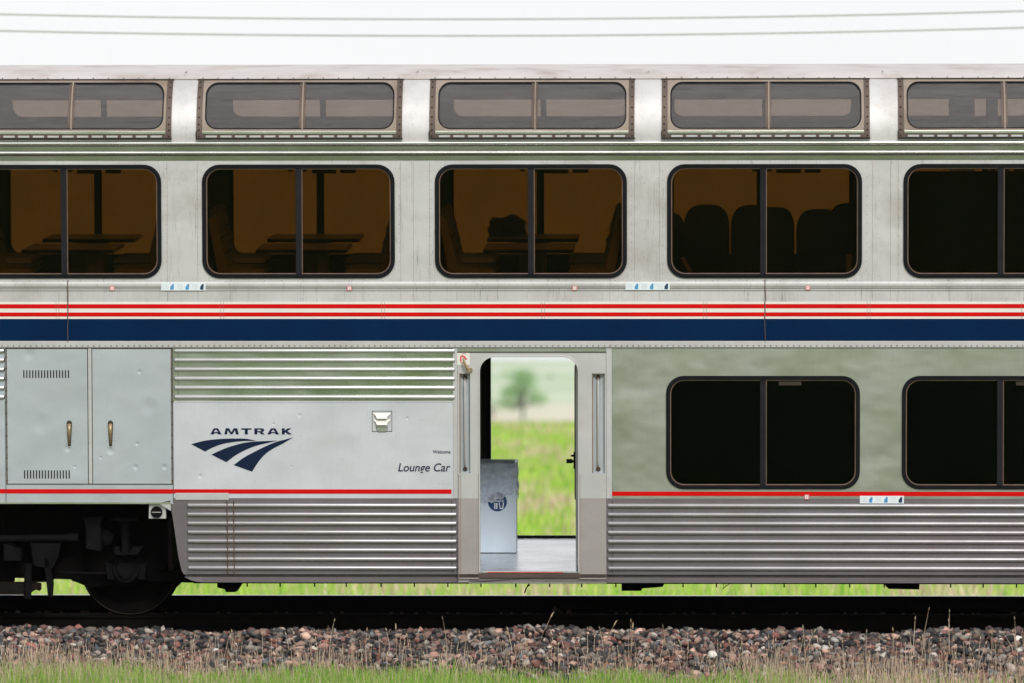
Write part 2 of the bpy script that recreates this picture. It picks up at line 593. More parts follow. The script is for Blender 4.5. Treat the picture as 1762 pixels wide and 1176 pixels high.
def tag(o, label, cat, group=None, kind=None):
    o['label'] = label
    o['category'] = cat
    if group:
        o['group'] = group
    if kind:
        o['kind'] = kind
    return o


def structure(o, label=None):
    o['kind'] = 'structure'
    if label:
        o['label'] = label
    return o


def copy_tree(o, parent=None):
    c = o.copy()
    COL.objects.link(c)
    if parent is not None:
        c.parent = parent
    for ch in list(o.children):
        copy_tree(ch, c)
    return c


def on_car(x, y, z):
    return CM @ Matrix.Translation((x, y, z))


# ------------------------------------------------------------------ large setting: ground, fields, hill
def lerp_profile(prof, y):
    for (ya, za), (yb, zb) in zip(prof, prof[1:]):
        if y <= yb:
            t = (y - ya) / (yb - ya)
            return za + (zb - za) * t
    return prof[-1][1]


PROF = [(-600, 1.0), (-120, 0.9), (-52, 0.7), (-40, 0.0), (-25, -0.75), (-12, -0.95), (-5, -0.62), (-2.2, -0.46), (-1.2, -0.42),
        (0.0, -0.36), (4.2, -0.30), (7.0, -0.75), (16, -0.98), (60, -1.2), (275, -1.50), (330, -2.6), (560, -5.6), (900, -6.3),
        (1500, -5.0), (2300, -2.6), (2600, -2.3), (2900, -6), (4200, -30)]


def und(x, y):
    a = min(1.0, max(0.0, (abs(y) - 6) / 60))
    b = min(1.0, max(0.0, (y - 700) / 900))
    return (a * 0.05 * math.sin(x * 0.11 + y * 0.07) * math.cos(y * 0.05 - x * 0.03)
            + b * 1.1 * math.sin(x * 0.006 + 0.8) * math.cos(y * 0.0013))


def sheet(name, ys, xs, m, label):
    mb = MB()
    nx = len(xs)
    mb.v = [(x, y, lerp_profile(PROF, y) + und(x, y)) for y in ys for x in xs]
    mb.f = [(j * nx + i, j * nx + i + 1, (j + 1) * nx + i + 1, (j + 1) * nx + i) for j in range(len(ys) - 1) for i in range(nx - 1)]
    o = mb.build(name, m, smooth=True)
    return structure(o, label)


def grow(a, b, n, p):
    return [a + (b - a) * (k / n) ** p for k in range(n + 1)]


xs = sorted(set([-v for v in grow(0, 3000, 46, 3)] + grow(0, 3000, 46, 3)))

# field material: green with tan drifts
m, nt, b = new_mat('meadow')
n1 = noise(nt, 0.55, 6, (1.0, 0.35, 1), 0.65, 'Object', 0.6)
n2 = noise(nt, 7, 5, (1, 0.5, 1), 0.7)
c1 = mixc(nt, rampf(nt, n2, 0.35, 0.65), (0.22, 0.34, 0.045), (0.32, 0.42, 0.09))
c2 = mixc(nt, rampf(nt, n1, 0.55, 0.72, 0, 0.8), c1, (0.52, 0.46, 0.28))
nt.links.new(c2, b.inputs['Base Color'])
b.inputs['Roughness'].default_value = 0.9
b.inputs['Specular IOR Level'].default_value = 0.1
bump(nt, b, [(n2, 0.04, 0.5)])
M['meadow'] = m
m, nt, b = new_mat('dry_field')
c = mixc(nt, rampf(nt, noise(nt, 0.02, 5, (1, 1, 1)), 0.4, 0.6), (0.58, 0.53, 0.44), (0.50, 0.52, 0.36))
nt.links.new(c, b.inputs['Base Color'])
b.inputs['Roughness'].default_value = 0.95
M['dry_field'] = m
m, nt, b = new_mat('far_hill')
c = mixc(nt, rampf(nt, noise(nt, 0.006, 5, (1, 0.6, 1), 0.6), 0.4, 0.62), (0.36, 0.47, 0.30), (0.50, 0.55, 0.42))  # distance haze painted into the hill's pale colours
nt.links.new(c, b.inputs['Base Color'])
b.inputs['Roughness'].default_value = 0.95
M['far_hill'] = m

m, nt, b = new_mat('near_meadow')
n2 = noise(nt, 3.0, 6, (1, 0.6, 1), 0.7)
c1 = mixc(nt, rampf(nt, n2, 0.38, 0.62), (0.10, 0.20, 0.035), (0.20, 0.26, 0.09))
tcn = nt.nodes.new("ShaderNodeTexCoord")
sp = nt.nodes.new("ShaderNodeSeparateXYZ")
nt.links.new(tcn.outputs['Object'], sp.inputs[0])
c1 = mixc(nt, rampf(nt, sp.outputs['Y'], -11, -6), c1, mixc(nt, rampf(nt, n2, 0.4, 0.6), (0.13, 0.11, 0.085), (0.24, 0.20, 0.17)))
nt.links.new(c1, b.inputs['Base Color'])
b.inputs['Roughness'].default_value = 0.9
b.inputs['Specular IOR Level'].default_value = 0.1
bump(nt, b, [(n2, 0.08, 0.8)])
M['near_meadow'] = m
sheet('near_ground', [-600, -300, -150, -100, -70, -52, -45, -40, -33, -25, -18, -12, -8, -5, -3.5, -2.2, -1.2, 0, 2, 4.2], xs, M['near_meadow'], 'rough grassland on the near side of the track')
sheet('ground', [4.2, 5.5, 7, 10, 16, 30, 60, 90, 120, 160, 200, 240, 275], xs, M['meadow'], 'green meadow beyond the track')
if 0: sheet('ground', [-600, -300, -150, -100, -70, -52, -45, -40, -33, -25, -18, -12, -8, -5, -3.5, -2.2, -1.2, 0, 2, 4.2, 5.5, 7, 10, 16, 30, 60,
                 90, 120, 160, 200, 240, 275], xs, M['meadow'], 'green meadow with tan drifts of dry grass on both sides of the track')
sheet('dry_field', [275, 300, 330, 400, 480, 560, 700, 900], xs, M['dry_field'], 'pale dry field beyond the meadow')
sheet('hill', [900, 1100, 1300, 1500, 1750, 2000, 2300, 2450, 2600, 2900, 4200], xs, M['far_hill'], 'pale green hill far behind the doorway')

# ------------------------------------------------------------------ ballast bed
m, nt, b = new_mat('gravel_bed')
vor = nt.nodes.new("ShaderNodeTexVoronoi")
vor.inputs['Scale'].default_value = 22
tc = nt.nodes.new("ShaderNodeTexCoord")
nt.links.new(tc.outputs['Object'], vor.inputs['Vector'])
cr = nt.nodes.new("ShaderNodeValToRGB")
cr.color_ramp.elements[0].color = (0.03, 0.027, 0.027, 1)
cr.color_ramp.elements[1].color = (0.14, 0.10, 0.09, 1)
nt.links.new(vor.outputs['Color'], cr.inputs['Fac'])
nt.links.new(cr.outputs['Color'], b.inputs['Base Color'])
b.inputs['Roughness'].default_value = 0.9
M['bed'] = m


def zbed(y):
    """ballast surface, world height"""
    P = [(-2.0, -0.46), (-1.55, -0.33), (-0.9, -0.24), (-0.25, -0.135), (0.35, -0.135), (0.9, -0.17), (2.6, -0.05), (3.5, -0.02), (4.0, -0.10), (5.2, -0.5)]
    return lerp_profile(P, y)


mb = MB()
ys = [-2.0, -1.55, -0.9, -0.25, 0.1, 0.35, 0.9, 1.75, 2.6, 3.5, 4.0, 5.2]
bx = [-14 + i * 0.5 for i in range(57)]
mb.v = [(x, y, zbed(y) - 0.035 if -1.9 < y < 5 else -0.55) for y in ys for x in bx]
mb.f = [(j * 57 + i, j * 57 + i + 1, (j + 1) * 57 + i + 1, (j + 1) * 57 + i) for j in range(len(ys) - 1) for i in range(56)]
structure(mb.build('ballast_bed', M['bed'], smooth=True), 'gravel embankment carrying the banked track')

# loose stones
ico = bmesh.new()
bmesh.ops.create_icosphere(ico, subdivisions=1, radius=1)
IV = np.array([v.co[:] for v in ico.verts])
IF = np.array([[v.index for v in f.verts] for f in ico.faces])
ico.free()


def np_mesh(name, V, F, colors, m, per):
    me = bpy.data.meshes.new(name)
    me.vertices.add(len(V))
    me.vertices.foreach_set('co', V.astype(np.float32).ravel())
    k = F.shape[1]
    me.loops.add(F.size)
    me.loops.foreach_set('vertex_index', F.astype(np.int32).ravel())
    me.polygons.add(len(F))
    me.polygons.foreach_set('loop_start', np.arange(0, F.size, k, dtype=np.int32))
    me.polygons.foreach_set('loop_total', np.full(len(F), k, dtype=np.int32))
    a = me.color_attributes.new('tone', 'FLOAT_COLOR', 'POINT')
    c = np.ones((len(V), 4), np.float32)
    c[:, :3] = np.repeat(colors, per, axis=0)
    a.data.foreach_set('color', c.ravel())
    me.materials.append(m)
    me.update(calc_edges=True)
    me.validate()
    o = bpy.data.objects.new(name, me)
    COL.objects.link(o)
    return o


STONE = np.array([(0.035, 0.034, 0.036), (0.06, 0.057, 0.058), (0.022, 0.021, 0.024), (0.15, 0.135, 0.12), (0.25, 0.215, 0.19), (0.33, 0.29, 0.26),
                  (0.26, 0.14, 0.12), (0.20, 0.085, 0.07), (0.30, 0.19, 0.155), (0.38, 0.25, 0.20), (0.10, 0.105, 0.115), (0.42, 0.40, 0.37),
                  (0.20, 0.15, 0.12), (0.13, 0.08, 0.075)])
SW = np.array([14, 11, 12, 8, 8, 6, 9, 7, 9, 6, 7, 3, 8, 7], float)
SW /= SW.sum()


def stones(n, x0, x1, ylo, yhi, smin, smax, dark=1.0, lift=0.0):
    p = np.zeros((n, 3))
    p[:, 0] = rng.uniform(x0, x1, n)
    p[:, 1] = rng.uniform(ylo, yhi, n)
    zb = np.array([zbed(y) for y in p[:, 1]])
    lump = 0.022 * np.sin(p[:, 0] * 2.1 + 1) * np.cos(p[:, 0] * 0.9) + 0.012 * np.sin(p[:, 0] * 5.3)
    zb = np.where(p[:, 1] < -1.9, -0.43, zb)
    p[:, 2] = zb + lump + rng.uniform(-0.045, 0.012, n) + lift
    s = smin + (smax - smin) * rng.beta(1.6, 2.6, n)
    sc = np.stack([s * rng.uniform(0.8, 1.45, n), s * rng.uniform(0.7, 1.2, n), s * rng.uniform(0.5, 0.95, n)], 1) * 0.5
    V = IV[None] * (1 + rng.uniform(-0.45, 0.30, (n, len(IV), 1)))
    V = V * sc[:, None, :]
    a, c2 = rng.uniform(0, 2 * np.pi, n), rng.normal(0, 0.5, n)
    ca, sa = np.cos(a)[:, None], np.sin(a)[:, None]
    x, y, z = V[..., 0], V[..., 1], V[..., 2]
    cb, sb = np.cos(c2)[:, None], np.sin(c2)[:, None]
    x, z = x * cb - z * sb, x * sb + z * cb
    x, y = x * ca - y * sa, x * sa + y * ca
    V = np.stack([x, y, z], -1) + p[:, None, :]
    F = (IF[None] + (np.arange(n) * len(IV))[:, None, None]).reshape(-1, 3)
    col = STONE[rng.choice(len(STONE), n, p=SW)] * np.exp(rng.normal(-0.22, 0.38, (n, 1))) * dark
    return V.reshape(-1, 3), F, col


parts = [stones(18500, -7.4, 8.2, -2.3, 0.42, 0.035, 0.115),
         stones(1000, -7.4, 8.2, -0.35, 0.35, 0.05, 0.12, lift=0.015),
         stones(4800, -8.4, 9.0, 0.42, 3.9, 0.05, 0.11, 0.28, -0.012),  # between the rails: stones darkened to carry the car's shade in their colour
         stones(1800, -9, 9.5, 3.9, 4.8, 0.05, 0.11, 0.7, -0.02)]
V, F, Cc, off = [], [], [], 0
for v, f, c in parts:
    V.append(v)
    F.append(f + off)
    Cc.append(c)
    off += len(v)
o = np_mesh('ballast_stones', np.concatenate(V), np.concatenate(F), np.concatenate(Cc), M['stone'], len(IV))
tag(o, 'crushed pink, grey and black ballast stones heaped along the track', 'ballast', kind='stuff')


# ------------------------------------------------------------------ grass
def blades(n, pos, hgt, wid, lean, cols, sideways=0.0):
    """one blade: 5 verts, three faces as tris"""
    x, y, z = pos
    a = rng.uniform(0, 2 * np.pi, n)
    L = rng.normal(0, 1, n) * lean
    Ly = rng.normal(0, 1, n) * lean * 0.6
    ca, sa = np.cos(a) * wid, np.sin(a) * wid * 0.5
    P = np.zeros((n, 5, 3))
    for i, (h, w, q) in enumerate(((0, 1, 0), (0, -1, 0), (0.55, 0.8, 0.35), (0.55, -0.8, 0.35), (1, 0, 1.0))):
        P[:, i, 0] = x + ca * w + L * hgt * q
        P[:, i, 1] = y + sa * w + Ly * hgt * q
        P[:, i, 2] = z + hgt * h * (1 - 0.15 * q * np.abs(L))
    f = np.array([(0, 1, 3), (0, 3, 2), (2, 3, 4)])
    Fm = (f[None] + (np.arange(n) * 5)[:, None, None]).reshape(-1, 3)
    return P.reshape(-1, 3), Fm, cols


GREEN = np.array([(0.24, 0.44, 0.06), (0.34, 0.52, 0.10), (0.14, 0.31, 0.045), (0.44, 0.54, 0.17), (0.27, 0.46, 0.06)])
TAN = np.array([(0.64, 0.52, 0.37), (0.74, 0.62, 0.47), (0.48, 0.37, 0.27), (0.70, 0.55, 0.44), (0.40, 0.30, 0.21)])


def patch(x):
    """how green the verge is along the track, 0..1"""
    return np.clip(0.5 + 0.35 * np.sin(x * 1.15 - 0.4) + 0.3 * np.sin(x * 2.7 + 2.0) - 0.06 * (x - 1), 0, 1)


GPX = [0, 200, 400, 520, 650, 850, 1000, 1150, 1250, 1400, 1762]
GREEN_AT = [0.75, 0.9, 0.85, 1.0, 0.9, 0.75, 1.0, 0.9, 0.45, 0.15, 0.12]
STRAW_AT = [1.0, 0.95, 0.75, 0.5, 0.3, 0.4, 0.35, 0.4, 0.8, 0.85, 1.0]


def verge(n, green, ylo, yhi, hmin, hmax, w):
    x = rng.uniform(-7.6, 8.4, n * 3) if ylo > -10 else rng.uniform(-13, 14, n * 3)
    y = rng.uniform(ylo, yhi, n * 3)
    pxx = (x - 0.1) * 190 + 881 + 40 * np.sin(y * 3)
    g = np.interp(pxx, GPX, GREEN_AT if green else STRAW_AT) * (0.75 + 0.25 * np.sin(x * 5.1 + y * 2))
    edge = np.clip((yhi - y + 0.12 * np.sin(x * 2.7) + 0.1 * np.sin(x * 7.1)) / (0.5 if green else 0.7), 0, 1)
    keep = rng.uniform(0, 1, n * 3) < g * edge
    x, y = x[keep][:n], y[keep][:n]
    k = len(x)
    zz = np.array([max(zbed(v) - 0.03 if v > -1.95 else -9, lerp_profile(PROF, v)) for v in y])
    h = rng.uniform(hmin, hmax, k) * (0.75 + 0.5 * patch(x * 1.7 + 3))
    col = (GREEN if green else TAN)[rng.integers(0, 5, k)] * rng.uniform(0.8, 1.2, (k, 1))
    return blades(k, (x, y, zz), h, w, 0.22 if green else 0.16, col)


def join(lst):
    V, F, C, off = [], [], [], 0
    for v, f, c in lst:
        V.append(v)
        F.append(f + off)
        C.append(c)
        off += len(v)
    return np.concatenate(V), np.concatenate(F), np.concatenate(C)


v, f, c = join([verge(26000, True, -4.4, -1.9, 0.08, 0.20, 0.0036), verge(4500, True, -2.5, -1.6, 0.05, 0.11, 0.003), verge(14000, True, -13, -4.2, 0.09, 0.22, 0.009)])
o = np_mesh('green_grass', v, f, c, M['blade'], 5)
tag(o, 'fresh green grass along the foot of the ballast', 'grass', kind='stuff')

v, f, c = join([verge(13000, False, -3.6, -1.35, 0.07, 0.22, 0.0036), verge(5200, False, -2.0, -1.0, 0.05, 0.17, 0.0032), verge(5000, False, -13, -3.6, 0.09, 0.24, 0.009)])


def seedheads(n):
    x = rng.uniform(-6.3, 7.1, n)
    y = rng.uniform(-2.6, -0.8, n)
    zz = np.array([max(zbed(t) - 0.03 if t > -1.95 else -9, lerp_profile(PROF, t)) for t in y])
    h = (0.10 + 0.28 * rng.beta(1.3, 3.2, n)) * (1.15 - 0.4 * patch(x))
    lx = rng.normal(0, 0.12, n)
    out = []
    # stalk
    P = np.zeros((n, 6, 3))
    w = 0.0024
    for i, (hh, ww) in enumerate(((0, 1), (0, -1), (0.5, 1), (0.5, -1), (1, 0.6), (1, -0.6))):
        P[:, i, 0] = x + w * ww + lx * h * hh ** 2
        P[:, i, 1] = y
        P[:, i, 2] = zz + h * hh
    f1 = np.array([(0, 1, 3), (0, 3, 2), (2, 3, 5), (2, 5, 4)])
    F1 = (f1[None] + (np.arange(n) * 6)[:, None, None]).reshape(-1, 3)
    col = TAN[rng.integers(0, 5, n)] * rng.uniform(0.85, 1.15, (n, 1))
    # head: slim spindle of 6 verts
    Q = np.zeros((n, 6, 3))
    hw = rng.uniform(0.004, 0.008, n)
    hl = rng.uniform(0.025, 0.06, n)
    tx, tz = x + lx * h, zz + h
    dx = lx * 2 * hl
    for i, (a, b2, c2) in enumerate(((0, 0, 0), (1, 0, 0.45), (-1, 0, 0.45), (0, 1, 0.45), (0, -1, 0.45), (0, 0, 1))):
        Q[:, i, 0] = tx + a * hw + dx * c2
        Q[:, i, 1] = y + b2 * hw
        Q[:, i, 2] = tz + hl * c2
    f2 = np.array([(0, 1, 3), (0, 3, 2), (0, 2, 4), (0, 4, 1), (5, 3, 1), (5, 2, 3), (5, 4, 2), (5, 1, 4)])
    F2 = (f2[None] + (np.arange(n) * 6)[:, None, None]).reshape(-1, 3)
    return (P.reshape(-1, 3), F1, col), (Q.reshape(-1, 3), F2, col * 0.95)


o = np_mesh('dry_grass', v, f, c, M['blade'], 5)
tag(o, 'dry straw coloured grass blades at the edge of the ballast', 'dry grass', kind='stuff')
s1, s2 = seedheads(650)
v, f, c = join([s1, s2])
o = np_mesh('grass_seed_stalks', v, f, c, M['blade'], 6)
tag(o, 'thin straw coloured stalks with seed heads in front of the ballast', 'dry grass', kind='stuff')

# three stalks that stand above the rest
for px, base_py, top_py, lean, lab in ((925, 1118, 1056, 26, 'tall dry grass stalk leaning right, its head before the dark rail under the doorway'),
                                       (1036, 1120, 1070, 24, 'dry grass stalk leaning right just right of the tall one under the doorway'),
                                       (1086, 1150, 1074, 3, 'straight upright dry grass stalk below the right door post'),
                                       (683, 1170, 1076, -2, 'straight dry grass stalk with dark seed head left of the doorway')):
    dpt = 53.6
    def pw(px, py):
        d = _rot @ Vector((px - 881, 588 - py, -FPX))
        t = (-55 + dpt + 55) / d.y
        return Vector(cam.location) + d * t
    p0 = pw(px, base_py)
    p0.z -= 0.08
    p2 = pw(px + lean, top_py)
    p1 = (p0 + p2) / 2 + Vector((-lean * 0.0012, 0, 0))
    e = empty('grass_stalk', lab, 'grass stalk', None, Matrix.Translation(p0))
    pts = [Vector((0, 0, 0)), p1 - p0, p2 - p0]
    MB().tube(pts, [0.0026, 0.002, 0.0014], 5).build('stem', M['bronze'], e, smooth=True)
    hb = MB()
    top = p2 - p0
    dr = (pts[2] - pts[1]).normalized()
    hb.tube([top - dr * 0.05, top - dr * 0.025, top, top + dr * 0.02 + Vector((0.004 * (1 if lean > 5 else 0), 0, -0.002))],
            [0.0018, 0.007, 0.005, 0.001], 6)
    hb.build('seed_head', plain('seed_head_tan', (0.38, 0.30, 0.20), 0.8), e, smooth=True)


# tall meadow grass beyond the track
def far_grass(n, ylo, yhi, xa, xb, hmin, hmax, w):
    u = rng.uniform(0, 1, n)
    y = ylo * (yhi / ylo) ** u
    k = (y + 55) / 60
    x = CAMX - math.tan(YAW) * (y + 55) + rng.uniform(xa, xb, n) * k
    g = np.sin(x * 0.9 + y * 0.11) + np.sin(x * 2.3 - y * 0.17 + 1.3) * 0.7 + rng.normal(0, 0.7, n)
    tan = g > 0.62
    col = np.where(tan[:, None], TAN[rng.integers(0, 5, n)], GREEN[rng.integers(0, 5, n)] * np.array([1.25, 1.2, 1.0])) * rng.uniform(0.85, 1.25, (n, 1))
    zz = np.array([lerp_profile(PROF, t) for t in y])
    zz = zz + np.array([und(a, b2) for a, b2 in zip(x, y)]) - 0.02
    h = rng.uniform(hmin, hmax, n) * np.where(tan, 1.2, 1.0)
    return blades(n, (x, y, zz), h, w * k, 0.2, col)


v, f, c = join([far_grass(16000, 8, 90, -6, 6.5, 0.12, 0.42, 0.008), far_grass(9000, 60, 260, -1.6, 2.8, 0.12, 0.35, 0.010)])
o = np_mesh('meadow_grass', v, f, c, M['blade'], 5)
tag(o, 'tall mixed green and tan meadow grass beyond the track', 'grass', kind='stuff')

# ------------------------------------------------------------------ trees
def tree(px, py_base, depth, h, spread, label, seed, nleaf=2600, cat='tree', trunk=0.3):
    rs = np.random.default_rng(seed)
    d = _rot @ Vector((px - 881, 588 - py_base, -FPX))
    t = depth / d.y
    x = cam.location.x + d.x * t
    y = -55 + depth
    z = lerp_profile(PROF, y) + und(x, y)
    e = empty(cat, label, cat if cat != 'tree' else 'tree', None, Matrix.Translation((x, y, z)))
    mb = MB()
    mb.tube([(0, 0, -0.3), (0.03 * h, 0, h * 0.2), (0, 0, h * 0.45)], [h * 0.035, h * 0.028, h * 0.018], 8)
    cl = []
    for k in range(17):
        a = rs.uniform(0, 2 * math.pi)
        hh = rs.uniform(0.22, 0.86)
        rr = spread * rs.uniform(0.15, 0.55) * (1.15 - hh * 0.75)
        p = (math.cos(a) * rr, math.sin(a) * rr, h * hh)
        cl.append((p, h * rs.uniform(0.12, 0.21)))
        mb.tube([(0, 0, h * rs.uniform(0.2, 0.42)), (p[0] * 0.5, p[1] * 0.5, p[2] * 0.72), p], [h * 0.014, h * 0.009, h * 0.003], 5)
    mb.build('trunk', M['bark'], e, smooth=True)
    cl.append(((0, 0, h * 0.86), h * 0.12))
    cl += [((0.1 * h, 0, h * 0.5), h * 0.2), ((-0.1 * h, 0, h * 0.6), h * 0.2)]
    idx = rs.integers(0, len(cl), nleaf)
    cen = np.array([cl[i][0] for i in idx])
    rad = np.array([cl[i][1] for i in idx])
    dv = rs.normal(0, 1, (nleaf, 3))
    dv /= np.linalg.norm(dv, axis=1)[:, None]
    P0 = cen + dv * (rad * rs.uniform(0.4, 1.05, nleaf))[:, None] * np.array([1.25, 1.25, 0.85])
    s = h * rs.uniform(0.010, 0.024, nleaf)
    a1 = rs.normal(0, 1, (nleaf, 3))
    a1 /= np.linalg.norm(a1, axis=1)[:, None]
    a2 = np.cross(a1, dv)
    V = np.stack([P0 - a1 * s[:, None], P0 + a2 * s[:, None] * 0.7, P0 + a1 * s[:, None], P0 - a2 * s[:, None] * 0.7], 1)
    F = (np.array([(0, 1, 2, 3)])[None] + (np.arange(nleaf) * 4)[:, None, None]).reshape(-1, 4)
    col = np.array([(0.26, 0.42, 0.20)]) * rs.uniform(0.7, 1.7, (nleaf, 1))  # leaf green lightened to paint in the haze of distance
    o = np_mesh('crown', V.reshape(-1, 3), F, col, M['leaf'], 4)
    o.parent = e
    return e


tree(898, 722, 700, 6.2, 5.6, 'bushy green tree standing in the far field seen through the open doorway', 3, 5200)
tree(846, 722, 690, 3.0, 3.4, 'low bush at the left edge of the open doorway view', 5, 900, 'bush')
tree(948, 697, 1500, 2.6, 4.5, 'tiny bush on the far hillside right of the tree', 8, 300, 'bush')
tree(1150, 722, 720, 6.5, 6.0, 'far field tree hidden from here behind the carriage', 9, 1500)

# ------------------------------------------------------------------ overhead wires beyond the train
for zoff, lab in ((0.0, 'upper of two overhead wires sagging above the train roof'), (-0.205, 'lower of two overhead wires sagging above the train roof')):
    pts = []
    for k in range(-40, 41):
        x = -1.0 + k * 1.0
        pts.append((x, 20, 2.45 + (600 - 33) / FPX * 75 + zoff + 0.0020 * (x + 1.0) ** 2))
    o = MB().tube(pts, 0.0105, 6).build('overhead_wire', M['wire'], smooth=True)
    tag(o, lab, 'overhead wire', 'overhead wires')

# ------------------------------------------------------------------ rails and ties
def rail_mb(yc):
    H = 0.165
    prof = [(-0.068, -H), (0.068, -H), (0.068, -H + 0.012), (0.012, -H + 0.03), (0.009, -0.045), (0.034, -0.034), (0.036, -0.006), (0.026, 0.0),
            (-0.026, 0.0), (-0.036, -0.006), (-0.034, -0.034), (-0.009, -0.045), (-0.012, -H + 0.03), (-0.068, -H + 0.012)]
    mb = MB()
    n = len(prof)
    xs_ = (-30, 30)
    vs = [(x, yc + a, b) for x in xs_ for a, b in prof]
    fs = [(i, (i + 1) % n, n + (i + 1) % n, n + i) for i in range(n)] + [tuple(range(n)), tuple(range(2 * n - 1, n - 1, -1))]
    mb.add(vs, fs)
    return mb


for yc, lab in ((-0.755, 'dark rusty rail nearest the camera, the wheels stand on it'), (0.755, 'far rail with a polished top seen in the gap under the train')):
    e = empty('rail', lab, 'rail', 'rails of the track', on_car(0, 0, 0))
    rail_mb(yc).build('rail_body', M['rail'], e, bevel=0.002)
    if yc > 0:
        MB().box(-30, 30, yc - 0.024, yc + 0.024, 0.0005, 0.0025).build('running_surface', M['rail_head'], e)

tie0 = empty('railway_tie', 'brown timber tie end half buried in the ballast under the near rail', 'railway tie', 'timber ties under the rails', on_car(0, 0, 0))
MB().box(-0.115, 0.115, -1.36, 1.36, -0.37, -0.185).build('timber', M['tie'], tie0, bevel=0.008)
for s in (-1, 1):
    p = MB().box(-0.09, 0.09, s * 0.755 - 0.19, s * 0.755 + 0.19, -0.185, -0.167)
    for dx in (-0.05, 0.05):
        for dy in (-0.1, 0.1):
            p.box(dx - 0.012, dx + 0.012, s * 0.755 + dy - 0.014, s * 0.755 + dy + 0.014, -0.167, -0.145)
    p.build('tie_plate', M['plate'], tie0)
for i in range(-14, 15):
    x = X(562, -1.0) + i * 0.537 + random.uniform(-0.03, 0.03)
    c = tie0 if i == 0 else copy_tree(tie0)
    c.matrix_world = on_car(x, random.uniform(-0.03, 0.03), 0)

# ------------------------------------------------------------------ THE CARRIAGE
CAR = empty('lounge_car', 'silver two-storey railway lounge carriage with red, white and blue stripes and an open doorway', 'railway carriage', None, CM)
XA, XB = X(-500), X(2330)
UW = [(-458, -124, -290), (-55, 279, 112), (349, 680, 515.5), (749, 1079, 914.5), (1148, 1483, 1313.5), (1554, 1889, 1722), (1960, 2295, 2128)]
DW = [(-463, -106), (-60, 297), (340, 693), (740, 1092), (1139, 1496), (1545, 1901), (1950, 2305)]
LW = [(1146, 1480, 1313.5), (1552, 1889, 1722), (1958, 2293, 2128)]
zU0, zU1 = Z(479), Z(283)
zL0, zL1 = Z(842), Z(647)
zD0 = Z(240)                       # where the side starts to curve in
RD = 0.66
zD1 = at(881, 136, W0 + 0.33)[1]


def ydome(z, off=0.0):
    h = min(max(z - zD0, 0), RD * 0.97)
    return W0 + off + RD - math.sqrt(RD * RD - h * h)


yflat = lambda z: W0
ZK = Z(858)
zBOT = Z(1003, W0 + 0.05)


def yskirt(z, off=0.0):
    return W0 + off + max(0.0, (ZK - z)) * 0.072


# window cut-outs (a little inside the gaskets)
G = 0.022


def uholes(side=1):
    return [(X(a) + G, X(b) - G, zU0 + G, zU1 - G, 0.135) for a, b, c in UW]


# near window band, letter board is laid over its foot
mb = rowgrid(MB(), (XA, XB, Z(524), Z(275), 0), uholes(), yflat, 0.07)
mb.build('window_wall', M['band'], CAR)
rowgrid(MB(), (XA, XB, Z(560), Z(242), 0), uholes(), lambda z: W0 + 0.071).build('inner_wall', M['inner'], CAR)
# far side
FS = -W0
mb = rowgrid(MB(), (XA, XB, Z(600), Z(240), 0), uholes(), lambda z: FS - 0.07, 0.07, back=True)
mb.build('far_window_wall', M['band'], CAR)
rowgrid(MB(), (XA, XB, Z(600), Z(242), 0), uholes(), lambda z: FS - 0.074).build('far_inner_wall', M['inner'], CAR)


# curved upper wall with dome window openings, both sides, then the roof
rowsD = [zD0 + (zD1 - zD0) * k / 14 for k in range(15)]


def dholes():
    return [(X(a) + 0.05, X(b) - 0.05, Z(231), zD1 - 0.01, 0.02) for a, b in DW]


rowgrid(MB(), (XA, XB, Z(275), zD1, 0), dholes(), ydome, 0.03, rows=rowsD).build('dome_wall', M['upper'], CAR, merge=True, autos=True)
mbf = rowgrid(MB(), (XA, XB, Z(275), zD1, 0), dholes(), ydome, 0.03, rows=rowsD)
mbf.v = [(x, -y, z) for x, y, z in mbf.v]
mbf.build('far_dome_wall', M['upper'], CAR, merge=True, autos=True)
mbf = rowgrid(MB(), (XA, XB, Z(262), zD1, 0), [(X(a) + 0.10, X(b) - 0.10, Z(227), zD1 - 0.02, 0.11) for a, b in DW], lambda z: ydome(z, 0.055), 0.0, rows=rowsD)
mbf.v = [(x, -y, z) for x, y, z in mbf.v]
mbf.build('far_dome_lining', M['inner_beige'], CAR, merge=True, autos=True)
zTOP = Z(113.5, -0.2)
yT = ydome(zD1)
mb = MB()
prof = []
for k in range(25):
    a = R(90 * k / 24)
    t = k / 24
    # quarter curve from the wall head up to the crown
    yy = yT * (1 - math.sin(a * 1.0) ** 1.0) if False else yT * math.cos(a) ** 0.9
    zz = zD1 + (zTOP - zD1) * math.sin(a) ** 0.85
    prof.append((yy, zz))
prof = [(yT - 0.002, zD1 - 0.006)] + prof[1:] + [(-y, z) for y, z in prof[-2::-1]]
nx = 40
for i in range(nx):
    xa, xb = XA + (XB - XA) * i / nx, XA + (XB - XA) * (i + 1) / nx
    for (y1, z1), (y2, z2) in zip(prof, prof[1:]):
        mb.add([(xa, y1, z1), (xb, y1, z1), (xb, y2, z2), (xa, y2, z2)], [(0, 1, 2, 3)])
mb.build('roof', M['roof'], CAR, merge=True, smooth=True)
mb = MB()
for px in (-90, 316, 716, 1115, 1520, 1925):
    mb.box(X(px) - 0.0015, X(px) + 0.0015, yT + 0.03, yT + 0.4, zD1 + 0.06, zD1 + 0.065)
# sheet edge of the roof above the windows
mb.box(XA, XB, yT - 0.006, yT + 0.02, zD1 - 0.006, zD1 + 0.001)
mb.build('roof_edge', M['seam'], CAR)

